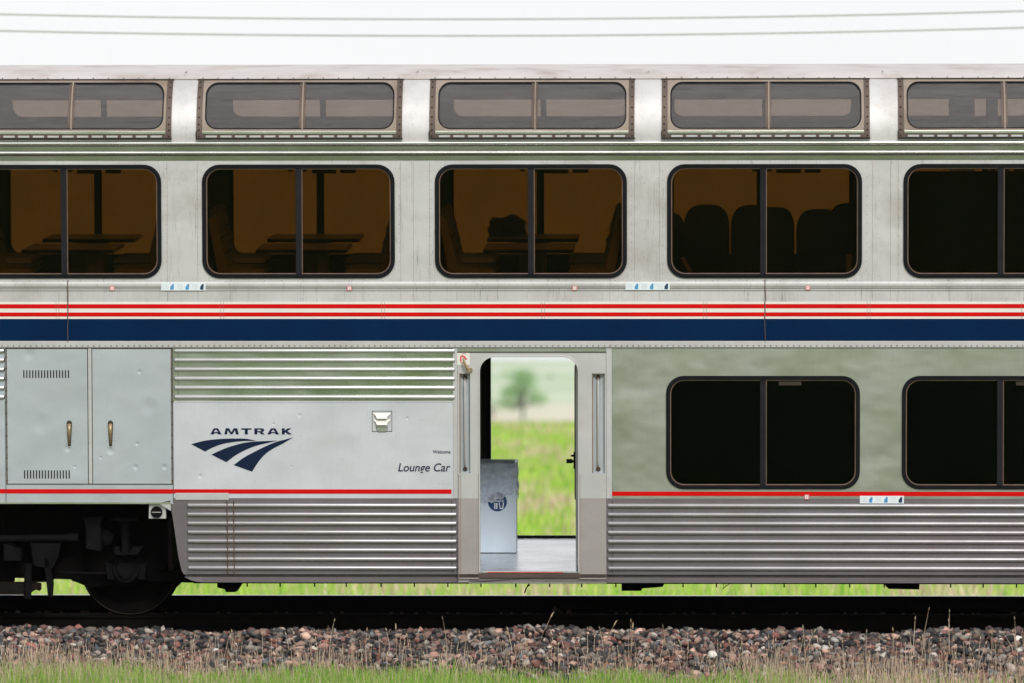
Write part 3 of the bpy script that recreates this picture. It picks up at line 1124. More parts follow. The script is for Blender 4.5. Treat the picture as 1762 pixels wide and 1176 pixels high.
# ceiling, floors, end walls, partitions
zC = at(881, 172, -0.95)[1]
MB().box(XA, XB, -0.97, 0.97, zC, zC + 0.10).build('upper_ceiling', M['inner_light'], CAR, bevel=0.02)
zUF = Z(560)
MB().box(XA, XB, W0 + 0.075, FS - 0.08, zUF - 0.12, zUF).build('upper_floor', M['inner_black'], CAR)
# upper sloping lining between side window and dome window
for s in (-1, 1):
    mb = MB()
    z0, z1 = Z(278), Z(250)
    mb.box(XA, XB, min(s * 1.36, s * 1.476), max(s * 1.36, s * 1.476), z0, z1)
    mb.build('luggage_ledge', M['inner_beige'], CAR, bevel=0.015)
zF = Z(986)                          # lower floor top
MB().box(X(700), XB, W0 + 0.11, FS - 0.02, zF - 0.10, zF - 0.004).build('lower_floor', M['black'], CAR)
MB().box(XA, X(292), W0 + 0.06, FS - 0.06, Z(866), Z(858)).build('truck_well_ceiling', M['black'], CAR)
MB().box(X(285), X(292), W0 + 0.08, FS - 0.08, Z(985), Z(858)).build('truck_well_bulkhead', M['black'], CAR)
for xe in (XA, XB - 0.03):
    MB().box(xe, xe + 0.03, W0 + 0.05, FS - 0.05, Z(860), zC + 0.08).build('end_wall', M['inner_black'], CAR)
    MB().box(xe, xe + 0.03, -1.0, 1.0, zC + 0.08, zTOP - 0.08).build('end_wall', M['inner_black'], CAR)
# lower level far side and core wall, so the lower windows look into a dark room
mb = MB()
mb.box(XA, X(824), FS - 0.06, FS, Z(1000), Z(560))
mb.box(X(1000), XB, FS - 0.06, FS, Z(1000), Z(560))
mb.box(X(824), X(1000), FS - 0.06, FS, Z(613), Z(560))
mb.build('far_lower_wall', M['lower'], CAR)
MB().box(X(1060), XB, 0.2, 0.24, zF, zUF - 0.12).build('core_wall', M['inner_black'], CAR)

# ---- vestibule
MB().box(X(806), X(1043), W0 + 0.02, FS - 0.005, zF - 0.10, zF).build('vestibule_floor', M['floor_metal'], CAR)
MB().box(X(807) - 0.04, X(807), W0 + 0.065, FS - 0.06, zF, zUF - 0.12).build('vestibule_wall', M['inner_black'], CAR)
MB().box(X(1036), X(1036) + 0.04, W0 + 0.06, FS - 0.06, zF, zUF - 0.12).build('vestibule_wall', M['surround'], CAR)
MB().box(X(807), X(824) - 0.001, FS - 0.068, FS - 0.061, zF, zUF - 0.12).build('vestibule_end_lining', M['inner_black'], CAR)
MB().box(X(807), X(813), FS - 0.10, FS - 0.069, zF, Z(600)).build('wall_panel', M['olive'], CAR, bevel=0.004)
MB().box(X(813) + 0.001, X(813) + 0.010, FS - 0.10, FS - 0.069, zF, Z(600)).build('corner_trim', M['mullion'], CAR, bevel=0.002)
MB().box(X(806), X(1043), W0 + 0.06, FS - 0.06, Z(604), Z(600)).build('vestibule_ceiling', M['white'], CAR)
MB().box(X(824), X(1000), FS - 0.05, FS + 0.0, zF + 0.001, zF + 0.022).build('far_threshold', M['rubber'], CAR)
mb = MB()
mb.box(X(828), X(992), W0 + 0.005, W0 + 0.06, zF + 0.001, zF + 0.010)
mb.build('threshold', M['surround'], CAR, bevel=0.002)
MB().box(X(838), X(968), W0 + 0.002, W0 + 0.008, zF + 0.0005, zF + 0.007).build('red_warning_strip', M['red'], CAR)
# folded-in door leaf on the right of the vestibule
leaf = rowgrid(MB(), (-1.30, -0.55, zF + 0.02, Z(618), 0.03), [(-1.18, -0.66, Z(865), Z(640), 0.08)], lambda z: 0.0, 0.045, back=True)
leaf.v = [(X(989) + y, x, z) for x, y, z in leaf.v]
dl = leaf.build('door_leaf', M['surround'], CAR)
mb = MB()
g = rowgrid(MB(), (-1.20, -0.64, Z(868), Z(637), 0.09), [(-1.15, -0.69, Z(860), Z(645), 0.07)], lambda z: 0.0, 0.02, back=True)
g.v = [(X(989) - 0.012 + y, x, z) for x, y, z in g.v]
g.build('window_gasket', M['rubber'], dl)
mb = MB()
mb.box(X(989) + 0.02, X(989) + 0.026, -1.16, -0.68, Z(862), Z(643))
mb.build('window_pane', M['blackglass'], dl)
mb = MB()
xl = X(989)
mb.tube([(xl, -1.22, Z(800)), (xl - 0.07, -1.22, Z(800))], 0.012, 8)
mb.box(xl - 0.085, xl - 0.03, -1.24, -1.20, Z(803), Z(796))
mb.tube([(xl, -1.22, Z(790)), (xl - 0.045, -1.22, Z(790))], 0.010, 8)
mb.box(xl - 0.02, xl, -1.26, -1.18, Z(812), Z(784))
mb.build('latch', M['black2'], dl, bevel=0.003)

# ---- lower near walls
rowgrid(MB(), (XA, X(297), Z(868), Z(590), 0), [], yflat, 0.05).build('lower_side_wall', M['door_metal'], CAR)
rowgrid(MB(), (X(297) + 0.001, X(779), ZK, Z(692), 0), [], yflat, 0.05).build('lower_side_wall', M['dull'], CAR)
rowgrid(MB(), (X(297) + 0.001, X(779), Z(692) + 0.0005, Z(590), 0), [], yflat, 0.05).build('lower_side_wall', M['fluted'], CAR)
lh = [(X(a) + G, X(b) - G, zL0 + G, zL1 - G, 0.135) for a, b, c in LW]
rowgrid(MB(), (X(1053), XB, ZK, Z(590), 0), lh, yflat, 0.07).build('lower_side_wall', M['lower'], CAR)
# post strips beside the doorway
MB().box(X(1043) + 0.001, X(1053) - 0.0015, W0 - 0.004, W0 + 0.05, ZK, Z(590)).build('post_strip', M['surround'], CAR, bevel=0.001)
MB().box(X(779) + 0.0015, X(787) - 0.001, W0 - 0.004, W0 + 0.05, ZK, Z(590)).build('post_strip', M['surround'], CAR, bevel=0.001)

# ---- skirt
def skirt_panel(x0, x1, z0, z1, m, name='skirt_panel', off=0.0):
    return rowgrid(MB(), (x0, x1, z0, z1, 0), [], lambda z: yskirt(z, off), 0.03).build(name, m, CAR)


skirt_panel(X(320), X(787), Z(990), ZK - 0.0005, M['skirt'])
skirt_panel(X(1043), XB, Z(990), ZK - 0.0005, M['skirt'])
# slanted end piece at the truck opening
mb = MB()
oz = lambda py: Z(py, W0 + 0.03)
out = [(X(290), ZK - 0.0005), (X(320) - 0.001, ZK - 0.0005), (X(320) - 0.001, oz(990)), (X(313), oz(990)), (X(309), oz(983)), (X(304), oz(960)), (X(298), oz(915))]
mb.prism(out, W0 + 0.002, W0 + 0.03)
mb.v = [(x, y + max(0, ZK - z) * 0.072, z) for x, y, z in mb.v]
mb.build('skirt_end', M['skirt'], CAR)
# bottom rail of the skirt
mb = MB()
rowgrid(mb, (X(345), XB, zBOT, Z(995), 0), [], lambda z: yskirt(z, -0.006), 0.04)
mb.prism([(X(314), Z(995)), (X(345), Z(995)), (X(345), zBOT), (X(335), zBOT + 0.004), (X(325), zBOT + 0.018)], W0 + 0.048, W0 + 0.09)
mb.build('bottom_rail', M['skirt'], CAR, bevel=0.002)
rowgrid(MB(), (X(315), XB, Z(994.8), Z(990.2), 0), [], lambda z: yskirt(z, 0.012), 0.02).build('skirt_groove', M['seam'], CAR)
MB().box(X(330), XB, W0 + 0.07, W0 + 0.14, zBOT - 0.012, zBOT).build('floor_edge', M['black'], CAR)
mb = MB()
for i in range(30):
    xx = X(420 + i * 58 + random.uniform(-3, 3))
    mb.box(xx - 0.006, xx + 0.006, W0 + 0.09, W0 + 0.10, zBOT - 0.045, zBOT - 0.01)
mb.build('hanging_bolts', M['black'], CAR, kind='stuff')
# under-floor gear peeping out below the skirt
def under(pts, y0, y1, name='underfloor_box'):
    MB().prism([(X(a, y0), Z(b, y0)) for a, b in pts], y0, y1).build(name, M['black'], CAR, bevel=0.004)


under([(371, 995), (413, 995), (412, 1009), (407, 1017), (402, 1020), (386, 1020), (384, 1015), (371, 1012)], -1.2, -0.8)
under([(1069, 995), (1148, 995), (1140, 1010), (1104, 1013), (1103, 1017), (1069, 1017)], -1.1, -0.6)
under([(1512, 995), (1584, 995), (1583, 1014), (1530, 1013)], -1.1, -0.6)
under([(-200, 990), (2300, 990), (2300, 1004), (330, 1004), (330, 990)][0:1] + [(330, 985), (2300, 985), (2300, 1004), (330, 1004)], -1.0, -0.9, 'centre_sill')
mb = MB()
mb.tube([(X(907), -1.3, Z(1004)), (X(909), -1.3, Z(1009)), (X(903), -1.3, Z(1018)), (X(900), -1.3, Z(1026))], 0.006, 6)
mb.tube([(X(905), -1.3, Z(1014)), (X(909), -1.3, Z(1012))], 0.009, 6)
mb.build('hanging_cable', M['black'], CAR)
mb = MB()
for k in range(5):
    mb.tube([(X(1243 + k * 4), -1.2, Z(1004)), (X(1246 + k * 4), -1.2, Z(1019 - k * 3))], 0.0022, 4)
mb.tube([(X(1243), -1.2, Z(1021)), (X(1262), -1.2, Z(1007))], 0.003, 4)
mb.tube([(X(1241), -1.2, Z(1011)), (X(1256), -1.2, Z(1007))], 0.0022, 4)
mb.build('torn_wire_mesh', M['black'], CAR)

# ---- ribs (fluting)
def rib(x0, x1, zc, m, yf, h=0.040, d=0.020, cap=True):
    """rounded bead: broad sloping top, sharp lip underneath"""
    prof = [(0.002, 0.50), (-0.45, 0.44), (-0.85, 0.27), (-1.0, 0.08), (-1.0, -0.25), (-0.85, -0.40), (-0.4, -0.47), (0.002, -0.50)]
    mb = MB()
    n = len(prof)
    e = 0.014 if cap else 0.0
    secs = [(x0, 0.15), (x0 + e * 0.5, 0.85), (x0 + e, 1.0), (x1 - e, 1.0), (x1 - e * 0.5, 0.85), (x1, 0.15)] if cap else [(x0, 1), (x1, 1)]
    vs = []
    for xx, q in secs:
        for a, b in prof:
            z = zc + b * h * (0.75 + 0.25 * q)
            vs.append((xx, yf(z) + a * d * q, z))
    fs = []
    for i in range(len(secs) - 1):
        for k in range(n - 1):
            fs.append((i * n + k, i * n + k + 1, (i + 1) * n + k + 1, (i + 1) * n + k))
    fs.append(tuple(range(n)))
    fs.append(tuple((len(secs) - 1) * n + k for k in range(n - 1, -1, -1)))
    mb.add(vs, fs)
    return mb.build('rib', m, CAR, autos=True)


for k in range(6):
    zc = Z(604 + k * 15.9)
    rib(X(299), X(783), zc, M['rib_top'], yflat)
    rib(XA, X(7.5), zc, M['rib_top'], yflat)
for k in range(8):
    zc = Z(870.5 + k * 15.5)
    rib(X(320), X(785), zc, M['rib_low'], yskirt)
    rib(X(1045), XB, zc, M['rib_low'], yskirt)
# splice straps over the ribs at px 395 and small end straps
for px0, px1, py0, py1 in ((389, 400, 862, 990), (321, 328, 862, 988), (775.5, 776.5, 862, 988), (1052.5, 1053.5, 862, 988)):
    rowgrid(MB(), (X(px0), X(px1), Z(py1), Z(py0), 0), [], lambda z: yskirt(z, -0.003), 0.004).build('splice_strap', M['skirt'] if px1 - px0 > 2 else M['seam'], CAR)
mb = MB()
for px in (389, 400.3):
    rowgrid(mb, (X(px) - 0.004, X(px) + 0.004, Z(988), Z(862), 0), [], lambda z: yskirt(z, -0.0225), 0.018)
mb.build('splice_edge', M['rust_seam'], CAR)
for px in (306, 776):
    MB().box(X(px) - 0.0012, X(px) + 0.0012, W0 - 0.0015, W0 + 0.001, Z(690), Z(598)).build('panel_seam', M['seam'], CAR)
mb = MB()
mb.box(X(300), X(392), W0 - 0.006, W0 + 0.001, Z(861), Z(849))
mb.build('patch_plate', M['surround'], CAR, bevel=0.002)
MB().box(X(299), X(784), W0 - 0.003, W0 + 0.001, Z(693), Z(690.5)).build('lap_edge', M['dull'], CAR, bevel=0.001)

# ---- cornice mouldings
def bead(z0, z1, d, m, name, und_=True):
    prof = []
    n = 9
    for k in range(n):
        a = R(-80 + 160 * k / (n - 1))
        prof.append((W0 - d * math.cos(a) * 1.0, (z0 + z1) / 2 + (z1 - z0) / 2 * math.sin(a) / math.sin(R(80))))
    prof = [(W0 + 0.004, z0)] + prof + [(W0 + 0.004, z1)]
    mb = MB()
    nn = len(prof)
    secs = [XA + (XB - XA) * k / 12 for k in range(13)]
    vs = [(x, y, z) for x in secs for y, z in prof]
    fs = [(i * nn + k, i * nn + k + 1, (i + 1) * nn + k + 1, (i + 1) * nn + k) for i in range(12) for k in range(nn - 1)]
    mb.add(vs, fs)
    return mb.build(name, m, CAR, autos=True)


bead(Z(250), Z(243), 0.020, M['bead'], 'gutter_moulding')
bead(Z(266.5), Z(259.5), 0.020, M['bead'], 'gutter_moulding')
MB().box(XA, XB, W0 - 0.004, W0 + 0.002, Z(259.3), Z(250.2)).build('gutter_face', M['gutter'], CAR)
MB().box(XA, XB, W0 - 0.004, W0 + 0.002, Z(276), Z(266.7)).build('gutter_face', M['gutter'], CAR)
mb = MB()
mb.box(XA, XB, W0 - 0.006, W0 - 0.001, Z(251.6), Z(250.3))
mb.box(XA, XB, W0 - 0.006, W0 - 0.001, Z(268.2), Z(266.8))
mb.build('gutter_dark_line', M['seam'], CAR)  # dark strip just below each moulding
bead(Z(495), Z(485), 0.010, M['band'], 'belt_moulding')
mb = MB()
mb.box(XA, XB, W0 - 0.0025, W0 + 0.001, Z(497.4), Z(496.6))
mb.box(XA, XB, W0 - 0.0025, W0 + 0.001, Z(501), Z(500.2))
mb.build('belt_seam', M['seam'], CAR)

# ---- letter board and stripes
MB().box(XA, XB, W0 - 0.004, W0 + 0.05, Z(590), Z(519.5)).build('letter_board', M['white'], CAR)
MB().box(XA, XB, W0 - 0.006, W0 - 0.003, Z(530.8), Z(523.6)).build('red_stripe', M['red'], CAR)
MB().box(XA, XB, W0 - 0.006, W0 - 0.003, Z(544.8), Z(537.8)).build('red_stripe', M['red'], CAR)
MB().box(XA, XB, W0 - 0.006, W0 - 0.003, Z(587), Z(549)).build('blue_stripe', M['blue'], CAR)
MB().box(XA, X(776), W0 - 0.003, W0 + 0.001, Z(850), Z(842.6)).build('red_stripe', M['red'], CAR)
MB().box(X(1053), XB, W0 - 0.003, W0 + 0.001, Z(853.5), Z(846)).build('red_stripe', M['red'], CAR)
MB().box(XA, XB, W0 - 0.010, W0 + 0.02, Z(598.2), Z(587.6)).build('rivet_flange', M['surround'], CAR, bevel=0.002)
MB().box(XA, XB, W0 - 0.006, W0 + 0.001, Z(599.4), Z(598.3)).build('flange_seam', M['seam'], CAR)
mb = MB()
px = -480
while px < 2320:
    mb.dome(X(px), W0 - 0.010, Z(595) , 0.0088 * random.uniform(0.9, 1.12), 0.007, 7)
    px += 9.87
mb.build('rivet_row', M['rivet'], CAR, smooth=True, kind='stuff')
mb = MB()
for px in (97, 101.5, 380, 385, 657, 662, 932, 937, 1211, 1216, 1492, 1497, 1758):
    mb.box(X(px) - 0.0011, X(px) + 0.0011, W0 - 0.0068, W0 - 0.002, Z(549), Z(519.5))
mb.build('board_joint', M['trim_tan'], CAR)
for px, lab in ((117, None), (1316.5, None)):
    mb = MB()
    zz = Z(590)
    pts = []
    while zz < Z(481):
        pts.append((X(px) + random.uniform(-0.003, 0.003), zz))
        zz += 0.03
    for (a, z1), (b, z2) in zip(pts, pts[1:]):
        w = 0.0045 if z1 > Z(552) else 0.0026
        mb.add([(a - w, W0 - 0.0105, z1), (a + w, W0 - 0.0105, z1), (b + w, W0 - 0.0105, z2), (b - w, W0 - 0.0105, z2),
                (a - w, W0 + 0.01, z1), (a + w, W0 + 0.01, z1), (b + w, W0 + 0.01, z2), (b - w, W0 + 0.01, z2)],
               [(0, 1, 2, 3), (0, 4, 7, 3), (1, 5, 6, 2), (0, 1, 5, 4), (3, 2, 6, 7)])
    mb.build('rusty_joint', M['rust_seam'], CAR)
# small fasteners and thin seams of the window band
mb = MB()
for a, b, c in UW:
    for k in range(11):
        mb.dome(X(a + 20 + k * 29), W0, Z(483.5), 0.0035, 0.002, 5)
    for q in range(14):
        py = 290 + q * 16
        mb.dome(X(b + 8), W0, Z(py), 0.0035, 0.002, 5)
        mb.dome(X(a - 8), W0, Z(py + 5), 0.0035, 0.002, 5)
        if q % 2:
            mb.dome(X(b + 30), W0, Z(py + 9), 0.003, 0.002, 5)
for (a, b, c) in LW:
    pass
mb.build('panel_fasteners', M['seam'], CAR, kind='stuff')
mb = MB()
for px in (289, 341, 690, 712, 740, 1092, 1135, 1501, 1532, 1545):
    mb.box(X(px) - 0.0009, X(px) + 0.0009, W0 - 0.0012, W0 + 0.001, Z(519), Z(278))
mb.build('post_seam', M['trim_tan'], CAR)

# ---- windows
def ring(x0, x1, z0, z1, r, w, y0, y1):
    return MB().prism(rrect(x0, x1, z0, z1, r), y0, y1, [rrect(x0 + w, x1 - w, z0 + w, z1 - w, max(0.01, r - w))])


def window(a, b, c, z0, z1, gl, far=False, lower=False, labels=True):
    x0, x1, xm = X(a), X(b), X(c)
    if not far:
        w = ring(x0, x1, z0, z1, 0.16, 0.036, W0 - 0.014, W0 + 0.03).build('window_frame', M['rubber'], CAR, bevel=0.008)
        w.name = 'side_window'
        q = 0.038
        ring(x0 + q, x1 - q, z0 + q, z1 - q, 0.125, 0.007, W0 + 0.001, W0 + 0.03).build('inner_trim', M['trim_tan'], w)
        MB().box(xm - 0.030, xm + 0.024, W0 - 0.008, W0 + 0.035, z0 + 0.034, z1 - 0.034).build('mullion', M['mullion'], w, bevel=0.005)
        MB().box(xm + 0.0245, xm + 0.030, W0 + 0.001, W0 + 0.03, z0 + 0.036, z1 - 0.036).build('mullion_trim', M['trim_tan'], w)
        yg = W0 + 0.018
        for pa, pb in ((x0 + 0.03, xm - 0.01), (xm + 0.01, x1 - 0.03)):
            MB().box(pa, pb, yg, yg + 0.006, z0 + 0.03, z1 - 0.03).build('pane', gl, w)
        if labels:
            for da, db, ha, hb in ((22, 64, 9, 16), (71, 98, 9, 15.5), (-19, -11, 9.5, 13), (6, 14, 9.5, 13)):
                s = 1.0
                MB().box(xm + da * 0.00527, xm + db * 0.00527, yg + 0.008, yg + 0.010, z1 - hb * 0.00527 , z1 - (ha - 3) * 0.00527).build(
                    'notice_label', M['label_dark'], w)
    else:
        w = ring(x0, x1, z0, z1, 0.16, 0.045, FS - 0.082, FS + 0.012).build('far_side_window', M['rubber'], CAR)
        MB().box(xm - 0.035, xm + 0.035, FS - 0.06, FS + 0.008, z0 + 0.034, z1 - 0.034).build('mullion', M['mullion'], w)
        for pa, pb in ((x0 + 0.03, xm - 0.01), (xm + 0.01, x1 - 0.03)):
            MB().box(pa, pb, FS - 0.02, FS - 0.014, z0 + 0.03, z1 - 0.03).build('pane', gl, w)
    return w


for a, b, c in UW:
    window(a, b, c, zU0, zU1, M['amber'])
    window(a, b, c, zU0, zU1, M['amber_thin'], far=True)
for a, b, c in LW:
    w = window(a, b, c, zL0, zL1, M['blackglass'], labels=False)
    xm = X(c)
    MB().box(xm + 0.14, xm + 0.345, W0 + 0.012, W0 + 0.0165, Z(663.5), Z(656.5)).build('notice_label', M['label_dark'], w)


# ---- dome windows
def flip(mb, far):
    if far:
        mb.v = [(x, -y, z) for x, y, z in mb.v]
    return mb


def dome_window(a, b, far=False):
    x0, x1 = X(a) + (0.012 if b < 400 else 0), X(b)
    z0, z1 = Z(238), zD1 + 0.003
    rows = [z0 + (z1 - z0) * k / 16 for k in range(17)]
    yf = lambda o: (lambda z: ydome(z, o))
    cx0, cx1 = x0 + 0.052, x1 - 0.052
    w = flip(rowgrid(MB(), (x0, x1, z0, z1, 0.0), [(cx0, cx1, Z(231), z1 - 0.008, 0.01)], yf(-0.016), 0.05, rows, back=True), far).build(
        'dome_window' if not far else 'far_dome_window', M['rust_frame'], CAR, merge=True, autos=True)
    zc0 = Z(229)
    flip(rowgrid(MB(), (cx0, cx1, zc0, z1 - 0.010, 0.01), [(cx0 + 0.024, cx1 - 0.021, Z(222.5), z1 - 0.028, 0.11)], yf(-0.012), 0.03, rows, back=True), far).build(
        'window_frame', M['cream'], w, merge=True, autos=True)
    gx0, gx1 = cx0 + 0.024, cx1 - 0.021
    flip(rowgrid(MB(), (gx0 - 0.002, gx1 + 0.002, Z(222.5), z1 - 0.027, 0.11), [(gx0 + 0.012, gx1 - 0.012, Z(220.5), z1 - 0.038, 0.10)], yf(-0.009), 0.02, rows), far).build(
        'window_gasket', M['rubber'], w, merge=True, autos=True)
    xm = (gx0 + gx1) / 2 + 0.02
    for pa, pb in ((gx0, xm - 0.006), (xm + 0.006, gx1)):
        flip(rowgrid(MB(), (pa, pb, Z(222), z1 - 0.034, 0.03), [], yf(0.008), 0.004, rows, back=True), far).build('pane', M['smoke'], w, merge=True, autos=True)
    flip(rowgrid(MB(), (xm - 0.026, xm + 0.030, Z(223), z1 - 0.02, 0), [], yf(-0.008), 0.03, rows, back=True), far).build('mullion', M['rust_frame'], w, merge=True, autos=True)
    flip(rowgrid(MB(), (xm + 0.000, xm + 0.012, Z(223), z1 - 0.02, 0), [], yf(-0.018), 0.03, rows, back=True), far).build('mullion_cap', M['cream'], w, merge=True, autos=True)
    if far:
        return
    mb = MB()
    # side clamp strips with bolts, and the row of slots under the sill
    for xc in (x0 + 0.022, x1 - 0.022):
        for q in (0.04, 0.14, 0.24, 0.36, 0.52, 0.70, 0.86, 0.95):
            z = z0 + (z1 - z0) * q
            mb.dome(xc, ydome(z, -0.016), z, 0.009, 0.009, 7)
    k = 0
    nb = 13
    for k in range(nb + 1):
        xx = x0 + 0.04 + (x1 - x0 - 0.08) * k / nb
        mb.dome(xx, yT - 0.012, zD1 + 0.012, 0.006, 0.008, 5)
    mb.build('clamp_bolts', M['bolt'], w, smooth=True, kind='stuff')
    mb = MB()
    mb.box(cx0, cx1, W0 - 0.020, W0 - 0.001, Z(230.5), Z(225.5))
    mb.build('sill', M['bead'], w, bevel=0.003)
    mb = MB()
    for k in range(13):
        a0 = x0 + 0.07 + (x1 - x0 - 0.14) * (k + 0.12) / 13
        a1 = x0 + 0.07 + (x1 - x0 - 0.14) * (k + 0.88) / 13
        mb.box(a0, a1, W0 - 0.0225, W0 - 0.015, Z(236.2), Z(232.8))
    mb.build('sill_clips', M['surround'], w, kind='stuff')
    mb = MB()
    mb.box(x0 - 0.004, x0 + 0.004, W0 - 0.02, W0 - 0.012, z0, Z(225))
    mb.box(x0 - 0.004, x1 + 0.004, W0 - 0.024, W0 - 0.012, Z(240), Z(236.9))
    mb.build('lower_lip', M['bolt'], w)
    mb = MB()
    mb.box(x0 - 0.006, x1 + 0.006, ydome(zD1) - 0.026, ydome(zD1) - 0.004, zD1 - 0.004, zD1 + 0.005)
    mb.build('upper_lip', M['bolt'], w)


for a, b in DW:
    dome_window(a, b)
    dome_window(a, b, True)

# ---- equipment doors
def locker(px0, px1, slots, hx, seam_right):
    x0, x1, z0, z1 = X(px0), X(px1), Z(833), Z(601)
    holes = []
    if slots:
        for pa, pb in ((637.5, 651), (810, 824.5)):
            for k in range(15 + (1 if True else 0)):
                xc = X(40.5 + k * 5.12)
                holes.append([(xc - 0.0062, Z(pb)), (xc + 0.0062, Z(pb)), (xc + 0.0062, Z(pa)), (xc - 0.0062, Z(pa))])
    hz0, hz1 = Z(768), Z(724)
    ho = []
    for k in range(9):
        a = R(180 - 180 * k / 8)
        ho.append((X(hx) + 0.026 * math.cos(a), hz1 - 0.026 + 0.026 * math.sin(a)))
    ho += [(X(hx) + 0.014, hz0), (X(hx) - 0.014, hz0)]
    holes.append(ho)
    d = MB().prism([(x0, z0), (x1, z0), (x1, z1), (x0, z1)], W0 - 0.008, W0 - 0.0005, holes).build('equipment_door', M['door_metal'], CAR)
    MB().prism([(X(hx) + (p[0] - X(hx)) * 0.93, p[1] - 0.001) for p in ho], W0 - 0.0085, W0 - 0.001).build('handle_recess', M['seam'], d)
    mb = MB()
    mb.tube([(X(hx), W0 - 0.014, hz1 - 0.030), (X(hx), W0 - 0.024, hz1 - 0.09), (X(hx), W0 - 0.016, hz0 + 0.012)], [0.019, 0.017, 0.010], 10)
    mb.build('handle', M['bronze'], d, smooth=True)
    mb = MB()
    mb.dome(X(hx), W0 - 0.008, hz0 - 0.012, 0.009, 0.006, 8)
    for dx in (-0.036, 0.036):
        for k in range(4):
            mb.dome(X(hx) + dx, W0 - 0.008, hz1 + 0.01 - k * 0.065, 0.0038, 0.003, 5)
    mb.build('handle_screws', M['rivet'], d, kind='stuff')
    if slots:
        mb = MB()
        for za_, zb_ in ((653, 636), (826, 808)):
            MB().box(X(36), X(122), W0 - 0.003, W0 - 0.0007, Z(za_), Z(zb_)).build('slot_backing', M['bolt'], d)
    mb = MB()
    xs_ = x1 + 0.003 if seam_right else x0 - 0.003
    mb.tube([(xs_, W0 - 0.008, z0), (xs_, W0 - 0.008, z1)], 0.005, 6)
    for k in range(12):
        zz = z0 + (z1 - z0) * (k + 0.3) / 12
        mb.box(xs_ - 0.008, xs_ + 0.008, W0 - 0.011, W0 - 0.004, zz - 0.004, zz + 0.004)
    mb.build('hinge', M['rust_seam'], d)
    return d


locker(11, 149.5, True, 118, False)
locker(158.5, 294, False, 189, True)
MB().box(X(151), X(157), W0 - 0.005, W0 + 0.001, Z(833), Z(600)).build('centre_post', M['surround'], CAR, bevel=0.002)
mb = MB()
for px in (150.3, 157.8, 10.2, 8.0, 296.5):
    mb.box(X(px) - 0.002, X(px) + 0.002, W0 - 0.0055, W0 + 0.001, Z(866) if px in (296.5, 8.0) else Z(834), Z(600))
mb.box(X(9), X(296), W0 - 0.0045, W0 + 0.001, Z(834.5), Z(833.4))
mb.box(X(9), X(296), W0 - 0.0045, W0 + 0.001, Z(601), Z(599.6))
mb.build('locker_seams', M['seam'], CAR)
MB().box(XA, X(291), W0 - 0.004, W0 + 0.03, Z(868), Z(865)).build('truck_opening_lip', M['bead'], CAR)

# ---- marker lamp box over the wheel
e = MB().prism([(X(253), Z(894)), (X(283), Z(894)), (X(283), Z(868.5)), (X(254), Z(868.5))], W0 + 0.03, W0 + 0.09).build('lamp_box', M['surround'], CAR, bevel=0.004)
MB().lathe_y(X(267), Z(882.5), [(0.052, W0 + 0.03), (0.054, W0 + 0.018), (0.048, W0 + 0.012), (0.044, W0 + 0.022), (0.02, W0 + 0.024)], 20).build('lamp_rim', M['black2'], e, autos=True)
MB().box(X(259), X(275), W0 + 0.012, W0 + 0.016, Z(883.2), Z(882)).build('lamp_bar', M['surround'], e)
MB().prism([(X(272), Z(868)), (X(292), Z(880)), (X(291), Z(862)), (X(272), Z(866))], W0 + 0.0, W0 + 0.02).build('corner_bracket', M['surround'], CAR)

# ---- small louvred vent
vx0, vx1, vz0, vz1 = X(639.5), X(674), Z(743), Z(707.5)
v = ring(vx0, vx1, vz0, vz1, 0.002, 0.004, W0 - 0.004, W0 + 0.001).build('louvre_vent', M['seam'], CAR)
MB().box(vx0 + 0.004, vx1 - 0.004, W0 - 0.0025, W0 + 0.0008, vz0 + 0.004, vz1 - 0.004).build('back_plate', M['dull'], v)
def pt(u, w):
    return (vx0 + (vx1 - vx0) * (u - 285) / 520, vz1 - (vz1 - vz0) * (w - 400) / 535)
for dz in (0, 165):
    o_ = [pt(325, 455 + dz), pt(770, 455 + dz), pt(770, 470 + dz), pt(715, 520 + dz), pt(690, 540 + dz), pt(690, 570 + dz), pt(670, 592 + dz), pt(430, 592 + dz), pt(400, 570 + dz), pt(400, 540 + dz), pt(375, 515 + dz), pt(325, 470 + dz)]
    s = MB()
    s.prism(o_[::-1], -0.004, 0.0)
    zt = o_[0][1]
    s.v = [(x, W0 - 0.004 - (zt - z) * 0.75 + y, z) for x, y, z in s.v]
    s.build('louvre', M['white'], v, bevel=0.001)
o_ = [pt(400, 800), pt(690, 800), pt(720, 770), pt(680, 900), pt(640, 930), pt(450, 930), pt(420, 900), pt(380, 770)]
MB().prism([pt(395, 790), pt(700, 790), pt(690, 870), pt(650, 930), pt(440, 930), pt(405, 870)][::-1], W0 - 0.014, W0 - 0.002).build('louvre', M['lower'], v, bevel=0.001)
mb = MB()
for u in (405, 680):
    for w_ in (535, 690, 835):
        mb.dome(*((pt(u, w_)[0], W0 - 0.012, pt(u, w_)[1])), 0.0042, 0.012, 6)
mb.build('louvre_notch', M['bolt'], v, kind='stuff')
mb = MB()
for px in (633, 681):
    for py in (709, 721, 734, 747):
        mb.dome(X(px), W0, Z(py), 0.0035, 0.003, 5)
mb.build('vent_screws', M['rivet'], CAR, kind='stuff')

# ---- lettering and emblem
def poly(pts, y0, m, name, parent, holes=()):
    return MB().prism(pts, y0, y0 + 0.002, holes).build(name, m, parent)


LX = lambda u: X(290 + u / 4.3556)
LZ = lambda w: Z(580 + w / 4.3556)


